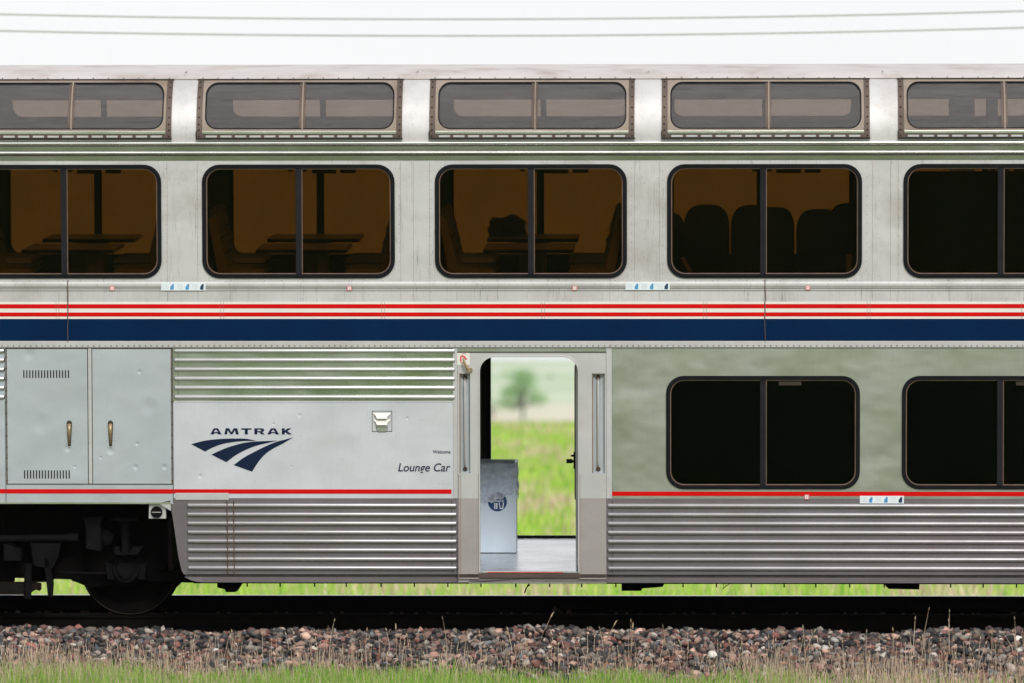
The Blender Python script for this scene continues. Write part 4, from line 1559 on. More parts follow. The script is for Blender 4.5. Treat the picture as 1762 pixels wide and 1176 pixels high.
def smoothline(pts, n=6):
    """Catmull-Rom through the points"""
    P = [pts[0]] + list(pts) + [pts[-1]]
    out = []
    for i in range(1, len(P) - 2):
        for k in range(n):
            t = k / n
            p0, p1, p2, p3 = P[i - 1], P[i], P[i + 1], P[i + 2]
            out.append(tuple(0.5 * ((2 * p1[j]) + (-p0[j] + p2[j]) * t + (2 * p0[j] - 5 * p1[j] + 4 * p2[j] - p3[j]) * t * t
                                    + (-p0[j] + 3 * p1[j] - 3 * p2[j] + p3[j]) * t ** 3) for j in (0, 1)))
    out.append(pts[-1])
    return out


EMB = MB()
for top, bot in (([(165, 806), (230, 787), (300, 774), (400, 765), (500, 763), (580, 765), (655, 781)],
                  [(655, 781), (560, 782), (470, 791), (400, 804), (330, 829), (268, 861)]),
                 ([(316, 884), (380, 853), (450, 826), (540, 800), (620, 787), (720, 782), (817, 778)],
                  [(817, 778), (740, 796), (660, 815), (580, 845), (500, 887), (428, 941)]),
                 ([(482, 962), (560, 905), (640, 862), (720, 822), (800, 789), (870, 770), (932, 753)],
                  [(932, 753), (850, 802), (780, 838), (720, 880), (670, 936), (620, 1012)])):
    ol = smoothline(top) + smoothline(bot)[1:]
    EMB.prism([(LX(a), LZ(b)) for a, b in ol], W0 - 0.002, W0 + 0.0005)
emb = EMB.build('emblem', M['navy'], CAR, label='dark blue emblem of three sweeping bands under the operator name')


def letters(defs, ox, sw, name):
    mb = MB()
    for l in defs:
        mb.prism(*l)
    return mb.build(name, M['navy'], CAR)


mb = MB()
T, B_ = 686, 732


def lp(pts, holes=()):
    mb.prism([(LX(a), LZ(b)) for a, b in pts], W0 - 0.002, W0 + 0.0005, [[(LX(a), LZ(b)) for a, b in h] for h in holes])


def letA(a, b):
    m_ = (a + b) / 2
    lp([(a, B_), (m_ - 16, T), (m_ + 16, T), (b, B_), (b - 25, B_), (b - 33, B_ - 9), (a + 33, B_ - 9), (a + 25, B_)],
       [[(m_ - 17, B_ - 18), (m_, T + 9), (m_ + 17, B_ - 18)]])


letA(308, 393)
lp([(413, B_), (424, T), (450, T), (467, B_ - 16), (484, T), (511, T), (522, B_), (500, B_), (494, T + 14), (474, B_), (460, B_), (440, T + 14), (434, B_)])
lp([(540, T), (618, T), (618, T + 11), (590, T + 11), (590, B_), (567, B_), (567, T + 11), (540, T + 11)])
lp([(639, T), (695, T), (709, T + 5), (714, T + 13), (709, T + 23), (698, T + 28), (717, B_), (692, B_), (675, T + 30), (661, T + 30), (661, B_), (639, B_)],
   [[(661, T + 10), (661, T + 21), (686, T + 21), (692, T + 16), (686, T + 10)]])
letA(735, 825)
lp([(845, T), (867, T), (867, T + 17), (889, T), (917, T), (886, T + 21), (921, B_), (892, B_), (872, T + 30), (867, T + 33), (867, B_), (845, B_)])
mb.build('operator_name', M['navy'], CAR, label='wide dark blue capitals reading AMTRAK')


def text_mesh(body, x_right, z_base, height, width, shear, name, m, offset=0.0, space=1.0):
    cu = bpy.data.curves.new('text_tmp', 'FONT')
    cu.body = body
    cu.shear = shear
    cu.size = 1.0
    cu.offset = offset
    cu.space_character = space
    cu.extrude = 0.001
    ob = bpy.data.objects.new('text_tmp', cu)
    COL.objects.link(ob)
    dg = bpy.context.evaluated_depsgraph_get()
    me = bpy.data.meshes.new_from_object(ob.evaluated_get(dg))
    bpy.data.objects.remove(ob)
    n = len(me.vertices)
    co = np.zeros(n * 3)
    me.vertices.foreach_get('co', co)
    co = co.reshape(-1, 3)
    x0, x1 = co[:, 0].min(), co[:, 0].max()
    sx = width / (x1 - x0)
    new = np.stack([x_right - width + (co[:, 0] - x0) * sx, W0 - 0.0012 - co[:, 2] * 0.8, z_base + co[:, 1] * height], 1)
    me.vertices.foreach_set('co', new.ravel())
    me.name = name
    me.materials.clear()
    me.materials.append(m)
    me.update()
    o = bpy.data.objects.new(name, me)
    COL.objects.link(o)
    o.parent = CAR
    return o


text_mesh('Lounge Car', X(774.5), Z(811.5), 0.105, X(774.5) - X(684), 0.22, 'car_name', M['navy'], offset=0.012)
text_mesh('Welcome', X(774.5), Z(780.8), 0.045, X(774.5) - X(744), 0.0, 'welcome_text', M['navy'], offset=0.012)

# ---- notices
def notice(px, py, z_off=0.0):
    x0, x1, z0, z1 = X(px), X(px + 76), Z(py + 13), Z(py)
    y = W0 - 0.0125
    n_ = MB().box(x0, x1, y, y + 0.013, z0, z1).build('rescue_notice', M['pale'], CAR)
    w = x1 - x0
    for q, mm in ((0.20, M['sky_print']), (0.545, M['sky_print']), (0.875, M['deep_print'])):
        xx = x0 + w * q
        zz = z0 + 0.008
        MB().prism([(xx, zz + 0.006), (xx + 0.01, zz - 0.001), (xx + 0.033, zz), (xx + 0.036, zz + 0.05), (xx + 0.022, zz + 0.052), (xx + 0.004, zz + 0.028)],
                   y - 0.001, y + 0.001).build('pictogram', mm, n_)
    mb = MB()
    for q in (0.03, 0.36, 0.70):
        for k in range(5):
            mb.box(x0 + w * q, x0 + w * (q + 0.13), y - 0.0006, y + 0.001, z0 + 0.014 + k * 0.0095, z0 + 0.0165 + k * 0.0095)
    mb.build('fine_print', plain('fine_print', (0.5, 0.55, 0.58), 0.5), n_)


for px, py in ((278, 487), (1076.5, 486.5), (1480, 853)):
    notice(px, py)
for px, py in ((193.5, 496), (601.5, 496), (989, 496), (1390, 495.5), (1388.5, 855)):
    y = W0 - 0.012
    s_ = MB().box(X(px - 4.2), X(px + 4.2), y, y + 0.012, Z(py + 4.2), Z(py - 4.2)).build('red_sticker', M['pink_print'], CAR)
    xc, zc = X(px), Z(py)
    ring(xc - 0.013, xc + 0.013, zc - 0.014, zc + 0.014, 0.003, 0.006, y - 0.001, y + 0.0005).build('symbol', M['pale'], s_)

# ---- doorway surround
sx0, sx1 = X(787) , X(1043)
sz0, sz1 = Z(997), Z(606)
dz1 = Z(613)
door_hole = (X(823.5), X(996), zF - 0.004, dz1)


def surround(z0, z1, m, holes, yf):
    ys_ = []
    mb = MB()
    rowgrid(mb, (sx0 + 0.001, sx1 - 0.001, z0, z1, 0), holes, yf, 0.06)
    return mb.build('doorway_surround', m, CAR)


rl, rr = (X(790), X(808.5), Z(815), Z(643), 0.004), (X(1018.5), X(1040.5), Z(815), Z(643), 0.004)
# upper clean part with the rounded doorway head: one prism with an inlet
oz0 = ZK
arc = []
rad = 0.145
for k in range(9):
    a = R(180 - 90 * k / 8)
    arc.append((door_hole[0] + rad + rad * math.cos(a), dz1 - rad + rad * math.sin(a)))
for k in range(9):
    a = R(90 - 90 * k / 8)
    arc.append((door_hole[1] - rad + rad * math.cos(a), dz1 - rad + rad * math.sin(a)))
out = [(sx0 + 0.001, oz0), (door_hole[0], oz0)] + arc + [(door_hole[1], oz0), (sx1 - 0.001, oz0), (sx1 - 0.001, sz1), (sx0 + 0.001, sz1)]
box_ = lambda r_: [(r_[0], r_[2]), (r_[1], r_[2]), (r_[1], r_[3]), (r_[0], r_[3])]
sur = MB().prism(out, W0 + 0.004, W0 + 0.064, [box_(rl), box_(rr)]).build('doorway_surround', M['surround'], CAR)
MB().box(sx0 + 0.001, door_hole[0], W0 + 0.004, W0 + 0.064, sz0, oz0 - 0.0005).build('doorway_post', M['surround_dirty'], CAR)
MB().box(door_hole[1], sx1 - 0.001, W0 + 0.004, W0 + 0.064, sz0, oz0 - 0.0005).build('doorway_post', M['surround_dirty'], CAR)
MB().box(sx0, sx1, W0 - 0.002, W0 + 0.05, Z(605.4), Z(598.5)).build('doorway_header', M['lower'], CAR)
MB().box(sx0, sx1, W0 - 0.002, W0 + 0.05, Z(607), Z(605.5)).build('header_gap', M['seam'], CAR)
# bead round the opening
il = [(door_hole[0] + 0.010, zF)] + [(door_hole[0] + rad + (rad - 0.010) * math.cos(R(180 - 90 * k / 8)), dz1 - rad + (rad - 0.010) * math.sin(R(180 - 90 * k / 8))) for k in range(9)]
il += [(door_hole[1] - rad + (rad - 0.010) * math.cos(R(90 - 90 * k / 8)), dz1 - rad + (rad - 0.010) * math.sin(R(90 - 90 * k / 8))) for k in range(9)] + [(door_hole[1] - 0.010, zF)]
ol = [(door_hole[1] + 0.004, zF), *[(door_hole[1] - rad + (rad + 0.004) * math.cos(R(90 * k / 8)), dz1 - rad + (rad + 0.004) * math.sin(R(90 * k / 8))) for k in range(9)],
      *[(door_hole[0] + rad + (rad + 0.004) * math.cos(R(90 + 90 * k / 8)), dz1 - rad + (rad + 0.004) * math.sin(R(90 + 90 * k / 8))) for k in range(9)], (door_hole[0] - 0.004, zF)]
MB().prism(il + ol, W0 - 0.004, W0 + 0.05).build('opening_bead', M['surround'], CAR, bevel=0.002)
MB().box(sx0, sx1, W0 + 0.02, W0 + 0.06, Z(1003), zF - 0.004).build('door_sill_beam', M['surround_dirty'], CAR)
MB().box(sx0 + 0.001, sx1 - 0.001, W0 + 0.004, W0 + 0.02, Z(995), Z(988)).build('step_nosing', M['rust_frame'], CAR, bevel=0.002)
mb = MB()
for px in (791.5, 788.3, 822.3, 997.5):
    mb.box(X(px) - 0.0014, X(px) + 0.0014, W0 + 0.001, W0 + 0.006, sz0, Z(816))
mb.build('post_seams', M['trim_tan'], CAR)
for r_, hx in ((rl, 799.5), (rr, 1029)):
    b_ = MB()
    b_.box(r_[0] - 0.003, r_[1] + 0.003, W0 + 0.052, W0 + 0.058, r_[2] - 0.003, r_[3] + 0.003)
    rec = b_.build('handle_recess', M['door_metal'], sur)
    ed = MB()
    ed.box(r_[0], r_[0] + 0.008, W0 + 0.005, W0 + 0.05, r_[2], r_[3])
    ed.box(r_[0] + 0.001, r_[1], W0 + 0.005, W0 + 0.05, r_[3] - 0.005, r_[3])
    ed.build('recess_edge_shade', M['trim_tan'], rec)  # brown strips paint shade along the left and top of the recess
    gb = MB()
    hxx = X(hx)
    za, zb = Z(808), Z(650)
    gb.tube([(hxx, W0 + 0.035, za + 0.01), (hxx, W0 + 0.014, za + 0.06), (hxx, W0 + 0.012, (za + zb) / 2), (hxx, W0 + 0.014, zb - 0.06), (hxx, W0 + 0.035, zb - 0.01)],
            [0.006, 0.007, 0.007, 0.007, 0.006], 10)
    gr = gb.build('grab_handle', M['steel'], sur, smooth=True)
    for zz in (za, zb):
        ey = MB()
        ey.lathe_y(hxx, zz, [(0.020, W0 + 0.052), (0.021, W0 + 0.040), (0.014, W0 + 0.034), (0.010, W0 + 0.044)], 14)
        ey.build('handle_foot', M['rust_frame'], gr, autos=True)
# lever and its sign
sg = MB().box(X(786.5), X(808), W0 - 0.0005, W0 + 0.006, Z(629), Z(607.8)).build('lever_sign', M['white'], CAR)
sgx = lambda u: X(770 + u / 4.523)
sgz = lambda w_: Z(590 + w_ / 4.523)
MB().prism([(sgx(a), sgz(b)) for a, b in ((98, 103), (110, 98), (108, 147), (96, 147))], W0 - 0.002, W0).build('red_symbol', M['red_print'], sg)
MB().prism([(sgx(a), sgz(b)) for a, b in ((111, 97), (128, 101), (142, 113), (152, 133), (142, 136), (131, 121), (120, 112), (112, 110))], W0 - 0.002, W0).build('red_symbol', M['red_print'], sg)
mb = MB()
for w_ in (86, 157):
    mb.box(sgx(97 if w_ > 100 else 112), sgx(142), W0 - 0.0015, W0, sgz(w_ + 3), sgz(w_ - 3))
mb.build('red_caption', plain('pale_red_print', (0.6, 0.25, 0.25), 0.5), sg)
mb = MB()
mb.tube([(sgx(124), W0 - 0.045, sgz(118)), (sgx(130), W0 - 0.05, sgz(145)), (sgx(142), W0 - 0.048, sgz(175)), (sgx(156), W0 - 0.04, sgz(203)), (sgx(170), W0 - 0.035, sgz(213))],
        [0.008, 0.011, 0.013, 0.015, 0.013], 10)
mb.tube([(sgx(170), W0 - 0.052, sgz(213)), (sgx(170), W0 + 0.004, sgz(213))], 0.017, 12)
mb.lathe_y(sgx(178), sgz(212), [(0.020, W0 - 0.012), (0.020, W0 + 0.006)], 12)
mb.build('release_lever', M['bronze'], CAR, autos=True)

# ---- truck (bogie)
fr = [(-500, 868), (300, 868), (300, 960), (255, 1000), (150, 1012), (138, 1007), (128, 1003), (121, 1001), (112, 990), (108, 987.5), (98, 987.5), (97, 992), (90, 994),
      (88, 1000), (80, 1003), (60, 1003), (50, 1010), (43, 1008), (41, 993), (23, 994), (19, 999), (19, 1004), (0, 1005), (-200, 1005), (-500, 1005)]
bg = MB().prism([(X(a, -1.0), Z(b, -1.0)) for a, b in fr][::-1], -1.0, -0.85).build('truck', M['black'], CAR)
bf = MB().prism([(X(a, 0.9), Z(b, 0.9) + 0.05) for a, b in ((-500, 860), (300, 860), (300, 950), (150, 985), (100, 965), (0, 985), (-500, 985))][::-1], 0.85, 1.0).build('truck_frame', M['black'], bg)
for px in (-271, 220):
    for y0, s in ((-0.70, 1), (0.70, -1)):
        wx = X(220, -0.82) + (px - 220) / 190.0
        wz = 0.44
        rr_ = 0.44
        yo = y0 - s * 0.12 if s > 0 else y0 + 0.12
        pr = [(0.10, yo - s * 0.02), (0.14, yo - s * 0.02), (0.17, yo + s * 0.03), (0.34, yo + s * 0.04), (0.395, yo + s * 0.0), (rr_ - 0.006, yo), (rr_, yo + s * 0.008),
              (rr_, yo + s * 0.105), (rr_ + 0.028, yo + s * 0.115), (rr_ + 0.028, yo + s * 0.14), (0.12, yo + s * 0.14)]
        wz_ = MB().lathe_y(wx, wz, pr, 64).build('wheel', M['black'], bg, autos=True)
        if s > 0:
            MB().tube([(wx + 0.436 * math.cos(R(a)), yo - 0.001, wz + 0.436 * math.sin(R(a))) for a in range(0, 361, 6)], 0.0016, 5, False).build('rim_edge', M['rust_frame'], wz_, smooth=True)  # lighter ring: worn rim edge, with its highlight put into the colour
    MB().tube([(wx, -0.9, 0.44), (wx, 0.9, 0.44)], 0.08, 12).build('axle', M['black'], bg, smooth=True)
wx = X(213, -1.1)
wz = Z(981, -1.1)
hub = MB().lathe_y(wx, wz, [(0.17, -0.86), (0.17, -1.0), (0.15, -1.03), (0.135, -1.05), (0.12, -1.08), (0.05, -1.08)], 28).build('bearing_housing', M['black2'], bg, autos=True)
tri = []
for k in range(3):
    a = R(-90 + 120 * k)
    for j in (-24, -8, 8, 24):
        tri.append((wx + 0.088 * math.cos(a + R(j)), wz + 0.088 * math.sin(a + R(j))))
MB().prism(tri, -1.105, -1.08).build('bearing_cap', M['black2'], hub, bevel=0.006)
mb = MB()
for dx in (-0.14, 0.14):
    mb.prism([(wx + dx - 0.03, wz - 0.10), (wx + dx + 0.03, wz - 0.10), (wx + dx + 0.05, wz + 0.05), (wx + dx - 0.05, wz + 0.05)], -1.06, -0.98)
mb.build('bearing_ear', M['black2'], hub, bevel=0.005)
SX = lambda p: X(p, -1.15)
SZ = lambda p: Z(p, -1.15)
mb = MB()
mb.tube([(SX(213), -1.15, SZ(898)), (SX(213), -1.15, SZ(925))], 0.052, 14)
mb.tube([(SX(213), -1.15, SZ(920)), (SX(213), -1.15, SZ(952))], 0.040, 14)
mb.build('damper', M['black2'], bg, autos=True)
mb = MB()
mb.box(SX(188), SX(237), -1.2, -1.0, SZ(897), SZ(891))
mb.build('damper_flange', M['black2'], bg, bevel=0.004)
mb = MB()
mb.prism([(SX(196), SZ(955)), (SX(234), SZ(955)), (SX(243), SZ(942)), (SX(225), SZ(942)), (SX(223), SZ(951)), (SX(205), SZ(951)), (SX(203), SZ(942)), (SX(194), SZ(942))], -1.22, -1.05)
mb.build('damper_bracket', M['black2'], bg, bevel=0.004)
MB().tube([(SX(-300), -1.2, SZ(930)), (SX(116), -1.2, SZ(925.5))], 0.034, 12).build('traction_rod', M['black2'], bg, autos=True)
MB().tube([(SX(116), -1.2, SZ(925.5)), (SX(133), -1.2, SZ(925))], 0.042, 12).build('rod_collar', M['black2'], bg, autos=True)
MB().prism([(SX(147), SZ(943)), (SX(174), SZ(947)), (SX(173), SZ(906)), (SX(176), SZ(888)), (SX(143), SZ(888)), (SX(148), SZ(908))], -1.3, -1.1).build('rod_bracket', M['black2'], bg, bevel=0.01)
MB().lathe_y(SX(177), SZ(926), [(0.075, -1.05), (0.078, -1.16), (0.05, -1.18), (0.02, -1.19)], 20).build('rubber_bush', M['black2'], bg, autos=True)
MB().prism([(SX(5), SZ(965)), (SX(35), SZ(965)), (SX(35), SZ(945)), (SX(5), SZ(935))], -1.25, -1.0).build('gear_case', M['black2'], bg, bevel=0.01)
MB().prism([(SX(55), SZ(975)), (SX(88), SZ(980)), (SX(98), SZ(960)), (SX(102), SZ(935)), (SX(50), SZ(935))], -1.2, -1.0).build('gear_case', M['black2'], bg, bevel=0.01)
MB().prism([(SX(80), SZ(1028)), (SX(87), SZ(1029)), (SX(89), SZ(1005)), (SX(81), SZ(960)), (SX(72), SZ(957))], -1.2, -1.12).build('brake_hanger', M['black2'], bg, bevel=0.006)
MB().prism([(SX(-200), SZ(1024)), (SX(47), SZ(1024)), (SX(54), SZ(1018)), (SX(59), SZ(1015)), (SX(66), SZ(1018)), (SX(66), SZ(1006)), (SX(45), SZ(1004)), (SX(-200), SZ(1006))], -1.2, -1.05).build('lower_beam', plain('rusty_grime', (0.012, 0.009, 0.008), 0.85, 0, 0.3, 9, 0.05), bg, bevel=0.008)
MB().tube([(SX(47), -1.22, SZ(970)), (SX(45), -1.22, SZ(1030))], 0.035, 10).build('brake_rod', M['black2'], bg, autos=True)
MB().tube([(SX(95), -1.1, SZ(988)), (SX(180), -1.1, SZ(989))], 0.012, 8).build('pipe', M['black2'], bg, smooth=True)

# ------------------------------------------------------------------ interior furniture (upper deck)
def table(pxl, pxr, yf0, yf1, zt, label):
    x0, x1 = X(pxl, yf0), X(pxr, yf0)
    xm = (x0 + x1) / 2
    e = empty('dining_table', label, 'table', 'tables on the upper deck', on_car(xm, (yf0 + yf1) / 2, zUF))
    h = zt - zUF
    yc = (yf0 + yf1) / 2
    hw = (x1 - x0) / 2
    top = MB().box(-hw, hw, yf0 - yc, yf1 - yc, h - 0.034, h).build('table_top', M['wood'], e, bevel=0.012)
    MB().box(-hw + 0.004, hw - 0.004, yf0 - yc - 0.004, yf0 - yc + 0.004, h - 0.037, h - 0.006).build('edge_trim', M['rubber'], top)
    MB().box(-0.17, 0.17, -0.12, 0.12, h - 0.06, h - 0.035).build('bracket', M['inner_black'], e, bevel=0.01)
    MB().box(-0.09, 0.12, -0.12, 0.14, 0.0, h - 0.06).build('pedestal', M['wood'], e, bevel=0.01)
    return e


zT = Z(429, -1.30)
for k, (pl, pr) in enumerate(((37, 198), (440, 597), (831, 987))):
    who = ('leftmost', 'second from the left', 'third from the left')[k]
    table(pl, pr, -1.30, -0.35, zT, 'brown table nearest the glass inside the %s upper window' % who)
    dx = (1214 - (pl + pr) / 2) * 0.0181 * 1.9
    xl_, xr_ = X(pl), X(pr)
    pl2 = pl + dx - 1
    table(pl2 - 3 if k else pl2, pr + dx - 2, 0.50, 1.28, zT, 'brown table across the aisle inside the %s upper window' % who)


def bench(px_edge, yl0, yl1, face, label, grp):
    """face=+1: the sitter looks to +x; px_edge is the front edge of the cushion"""
    xe = X(px_edge, yl0)
    e = empty('booth_bench', label, 'bench seat', grp, on_car(xe, (yl0 + yl1) / 2, zUF) @ Matrix.Rotation(0 if face > 0 else math.pi, 4, 'Z'))
    hw = (yl1 - yl0) / 2
    zs = Z(463, -1.3) - zUF
    L = 0.40
    MB().box(-L, 0.0, -hw, hw, zs - 0.11, zs).build('seat_cushion', M['fabric'], e, bevel=0.035)
    MB().box(-L, -0.06, -hw + 0.03, hw - 0.03, 0, zs - 0.11).build('seat_base', M['inner_black'], e)
    bk = MB().prism([(-L - 0.03, zs - 0.05), (-L + 0.08, zs - 0.05), (-L - 0.045, zs + 0.47), (-L - 0.12, zs + 0.47)], -hw, hw)
    bo = bk.build('backrest', M['fabric'], e, bevel=0.03)
    pp = MB()
    for q in (0.14, 0.28):
        pp.box(-L + 0.07 - q * 0.26, -L + 0.083 - q * 0.26, -hw, hw, zs + q, zs + q + 0.008)
    pp.build('seam', M['fabric_dark'], bo, kind='stuff')
    MB().box(-L, 0.004, -hw - 0.003, hw + 0.003, zs - 0.062, zs - 0.045).build('piping', M['fabric_dark'], e)
    bk = MB().prism([(-L - 0.10, zs - 0.2), (-L - 0.034, zs - 0.2), (-L - 0.125, zs + 0.44), (-L - 0.21, zs + 0.44)], -hw, hw)
    bk.build('back_shell', M['fabric_dark'], e, bevel=0.01)
    return e


W3 = ('leftmost', 'second', 'third')
for k, (pa, pb) in enumerate(((55, 195), (456, 593), (852, 977))):
    for side, (ya, yb) in (('near the glass', (-1.36, -0.48)), ('across the aisle', (0.42, 1.34))):
        dx = 0 if ya < 0 else 0
        bench(pa, ya, yb, 1, 'left bench %s in the %s upper window' % (side, W3[k]), 'booth benches on the upper deck')
        bench(pb, ya, yb, -1, 'right bench %s in the %s upper window' % (side, W3[k]), 'booth benches on the upper deck')


def lounge_chair(pxc, yl, top_py, w, label, light=False):
    x = X(pxc, yl)
    e = empty('lounge_chair', label, 'lounge chair', 'round-backed chairs inside the fourth upper window', on_car(x, yl, zUF))
    zt = Z(top_py, yl) - zUF
    hw = w / 2
    pts = []
    n = 16
    for k in range(n + 1):
        a = math.pi - math.pi * k / n
        ca, sa = math.cos(a), math.sin(a)
        pts.append((hw * math.copysign(abs(ca) ** 0.62, ca), zt - 0.26 + 0.26 * abs(sa) ** 0.72))
    pts += [(hw * 0.98, 0.30), (-hw * 0.98, 0.30)]
    MB().prism(pts[::-1], -0.06, 0.05).build('backrest', M['fabric_dark'], e, bevel=0.02)
    MB().box(-hw, hw, 0.0, 0.5, 0.32, 0.46).build('seat_cushion', M['fabric_dark'], e, bevel=0.03)
    MB().box(-0.06, 0.06, 0.18, 0.30, 0.0, 0.32).build('pedestal', M['inner_black'], e)
    if light:
        MB().prism([(-hw * 0.72, 0.55), (hw * 0.72, 0.55), (hw * 0.75, zt - 0.17), (-hw * 0.9, zt - 0.17)], -0.068, -0.055).build('seat_pocket', M['olive'], e, bevel=0.004)
    return e


lounge_chair(1143, -0.1, 365, 0.40, 'chair back mostly hidden at the left edge of the fourth upper window')
lounge_chair(1216, -0.3, 352.5, 0.425, 'round chair back second from the left in the fourth upper window', True)
lounge_chair(1297, -0.3, 353.5, 0.43, 'round chair back just left of the middle bar of the fourth upper window')
lounge_chair(1334, 0.5, 357, 0.36, 'round chair back right behind the middle bar of the fourth upper window')
lounge_chair(1408, -0.2, 360.5, 0.41, 'lower round chair back right of the middle bar of the fourth upper window')
lounge_chair(1462, 0.4, 350, 0.40, 'chair back at the right edge of the fourth upper window')
# arm rest edges low in that window
MB().prism([(X(1171, -1.2), Z(445, -1.2)), (X(1177, -1.2), Z(443, -1.2)), (X(1191, -1.2), Z(468, -1.2)), (X(1184, -1.2), Z(468, -1.2))][::-1], -1.2, -1.1).build('seat_arm', M['fabric'], CAR)
MB().box(X(1456, -1.3), X(1465, -1.3), -1.36, -1.3, Z(470, -1.3), Z(438, -1.3)).build('heater_cover_end', M['fabric'], CAR)
# low wall below the far windows, window posts inside
MB().box(XA, XB, FS - 0.16, FS - 0.078, zUF, Z(479)).build('far_heater_cover', M['inner'], CAR, bevel=0.01)
for (a, b, c) in UW:
    for s, nm in ((-1, 'pillar_lining'),):
        xx = X(b + 12)
        MB().box(xx, X(b + 58), FS - 0.12, FS - 0.078, Z(479), Z(262)).build('pillar_lining', M['inner'], CAR)
MB().box(X(1488), X(1500), -0.9, FS - 0.09, zUF, zC).build('saloon_bulkhead', M['inner_black'], CAR)
# bar counter area behind the fifth window
MB().box(X(1500), X(2300), -0.9, -0.86, zUF, Z(296, -0.9)).build('bar_screen', M['inner_black'], CAR)
MB().box(X(1633, -0.4), X(1676, -0.4), -0.4, -0.2, Z(296, -0.4), zC).build('service_post', M['inner_light'], CAR)
MB().box(X(1634, -0.41), X(1675, -0.41), -0.41, -0.40, Z(230, -0.4), Z(200, -0.4)).build('blue_panel', plain('blue_panel', (0.02, 0.10, 0.22), 0.5), CAR)
MB().box(X(1700, -0.4), X(1716, -0.4), -0.4, -0.3, Z(296, -0.4), zC).build('service_post', M['inner_light'], CAR)

# bag on the far table of the third window
bx_, bz_ = at(873, 407, 0.75)
e = empty('carrier_bag', 'crumpled dark bag lying on the far table inside the third upper window', 'bag', None, on_car(bx_, 0.85, zT))
rs = np.random.default_rng(4)
bm = bmesh.new()
bmesh.ops.create_icosphere(bm, subdivisions=4, radius=1)
for v_ in bm.verts:
    c_ = v_.co.copy()
    n_ = (math.sin(c_.x * 7 + c_.z * 5) * math.cos(c_.y * 6 - c_.x * 3) + 0.6 * math.sin(c_.z * 13 + c_.x * 11)) * 0.09
    r_ = 1 + n_
    v_.co = Vector((math.copysign(abs(c_.x) ** 0.75, c_.x) * 0.175 * r_, c_.y * 0.13 * r_, max(0.002, 0.075 + math.copysign(abs(c_.z) ** 0.7, c_.z) * (0.118 + 0.016 * math.cos(c_.x * 6.0 - 1.2)) * r_)))
me = bpy.data.meshes.new('bag_body')
bm.to_mesh(me)
bm.free()
me.polygons.foreach_set('use_smooth', [True] * len(me.polygons))
me.materials.append(plain('bag_brown', (0.09, 0.06, 0.05), 0.35, 0, 0.5, 20))
o = bpy.data.objects.new('bag_body', me)
COL.objects.link(o)
o.parent = e
MB().box(-0.07, 0.10, -0.142, -0.10, 0.03, 0.09).build('bag_contents', M['fabric_dark'], e, bevel=0.02)

# ------------------------------------------------------------------ bin in the vestibule
yb = 0.12
bxr, bzb = at(888.5, 953, yb)
bx0 = bxr - 0.40
e = empty('rubbish_bin', 'pale grey rubbish bin with a clear grey liner and round blue badge in the doorway', 'rubbish bin', None, on_car(bx0 + 0.2, yb + 0.17, zF))
H = at(888, 798, yb)[1] - zF
body = MB()
body.box(-0.2, 0.2, -0.17, -0.16, 0.006, H)
body.box(-0.2, 0.2, 0.16, 0.17, 0.006, H)
body.box(-0.2, -0.19, -0.16, 0.16, 0.006, H)
body.box(0.19, 0.2, -0.16, 0.16, 0.006, H)
body.box(-0.19, 0.19, -0.16, 0.16, 0.006, 0.02)
body.build('bin_body', M['bin'], e, bevel=0.003)
MB().box(-0.195, 0.195, -0.165, 0.165, 0.0, 0.006).build('bin_foot', M['rubber'], e)
bcx = at(856, 864, yb)
cxl, czl = bcx[0] - (bx0 + 0.2), bcx[1] - zF
bd = MB().lathe_y(cxl, czl, [(0.089, -0.1702), (0.089, -0.1720), (0.05, -0.1722)], 40).build('badge', M['bin_blue'], e)
mb = MB()
for dx in (-0.030, -0.012):
    mb.box(cxl + dx, cxl + dx + 0.011, -0.1735, -0.1719, czl - 0.066, czl - 0.01)
mb.prism([(cxl + 0.012, czl - 0.005), (cxl + 0.021, czl - 0.005), (cxl + 0.028, czl - 0.055), (cxl + 0.045, czl - 0.055), (cxl + 0.052, czl - 0.005), (cxl + 0.061, czl - 0.005),
          (cxl + 0.053, czl - 0.067), (cxl + 0.022, czl - 0.067)], -0.1735, -0.1719)
mb.box(cxl - 0.05, cxl + 0.06, -0.1735, -0.1719, czl + 0.004, czl + 0.012)
mb.lathe_y(cxl - 0.02, czl + 0.035, [(0.012, -0.1719), (0.012, -0.1735)], 12)
mb.build('badge_symbol', M['pale'], bd)
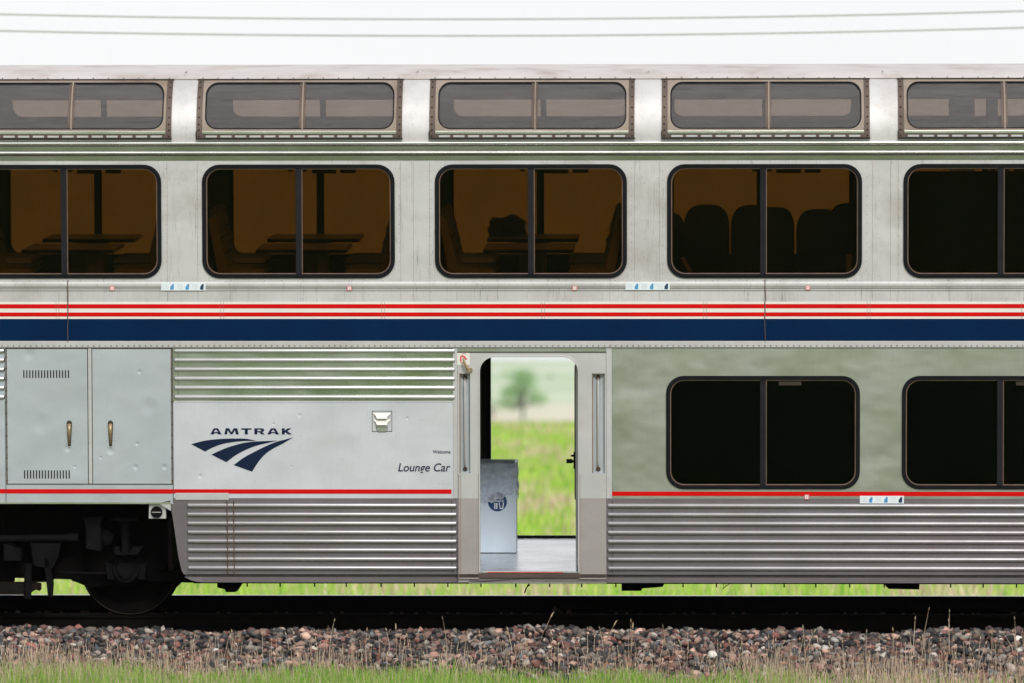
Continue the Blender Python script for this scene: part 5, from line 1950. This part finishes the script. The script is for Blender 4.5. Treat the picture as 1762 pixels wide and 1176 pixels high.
# liner folded over the rim: an uneven skirt
mb = MB()
cols, rws = 96, 14
per = []
for k in range(cols):
    t = k / cols * 4
    s_, u = int(t), t - int(t)
    cr_ = [(-1, -1), (1, -1), (1, 1), (-1, 1)]
    a, b_ = cr_[s_], cr_[(s_ + 1) % 4]
    per.append((a[0] + (b_[0] - a[0]) * u, a[1] + (b_[1] - a[1]) * u))
vs, fs = [], []
for j in range(rws):
    q = j / (rws - 1)
    for k, (a, b_) in enumerate(per):
        drop = (0.345 + 0.055 * math.sin(k * 0.13 + 0.6) - 0.05 * (a * 0.5 + 0.5) * (1 if b_ < 0 else 0) + 0.012 * math.sin(k * 1.3))
        wr = 0.004 + 0.006 * abs(math.sin(k * 0.9 + q * 4)) + 0.010 * q * (0.5 + 0.5 * math.sin(k * 0.47 + 2 * q)) + 0.005 * math.sin(q * 17 + k * 0.2)
        vs.append((a * (0.2 + max(0.002, wr)), b_ * (0.17 + max(0.004, wr)), H + 0.012 - q * drop))
for j in range(rws - 1):
    for k in range(cols):
        fs.append((j * cols + k, j * cols + (k + 1) % cols, (j + 1) * cols + (k + 1) % cols, (j + 1) * cols + k))
base = len(vs)
for j, (ins, dz) in enumerate(((0.02, 0.0), (0.03, -0.25), (0.04, -0.5))):
    for a, b_ in per:
        vs.append((a * (0.2 - ins), b_ * (0.17 - ins), H + 0.010 + dz))
for k in range(cols):
    fs.append((k, (k + 1) % cols, base + (k + 1) % cols, base + k))
for j in range(2):
    for k in range(cols):
        fs.append((base + j * cols + k, base + j * cols + (k + 1) % cols, base + (j + 1) * cols + (k + 1) % cols, base + (j + 1) * cols + k))
mb.add(vs, fs)
mb.build('bin_liner', M['film'], e, smooth=True)

# ------------------------------------------------------------------ haze
HAZE = 0.00004
m = bpy.data.materials.new('haze_air')
m.use_nodes = True
nt = m.node_tree
nt.nodes.clear()
out = nt.nodes.new("ShaderNodeOutputMaterial")
pv = nt.nodes.new("ShaderNodeVolumePrincipled")
pv.inputs['Color'].default_value = (0.93, 0.95, 0.97, 1)
pv.inputs['Density'].default_value = HAZE
nt.links.new(pv.outputs[0], out.inputs['Volume'])
hz = MB().box(-3100, 3100, -700, 4300, -36, 9.5).build('haze', m)
hz['kind'] = 'stuff'
hz['label'] = 'thin pale haze over the far field and hill'
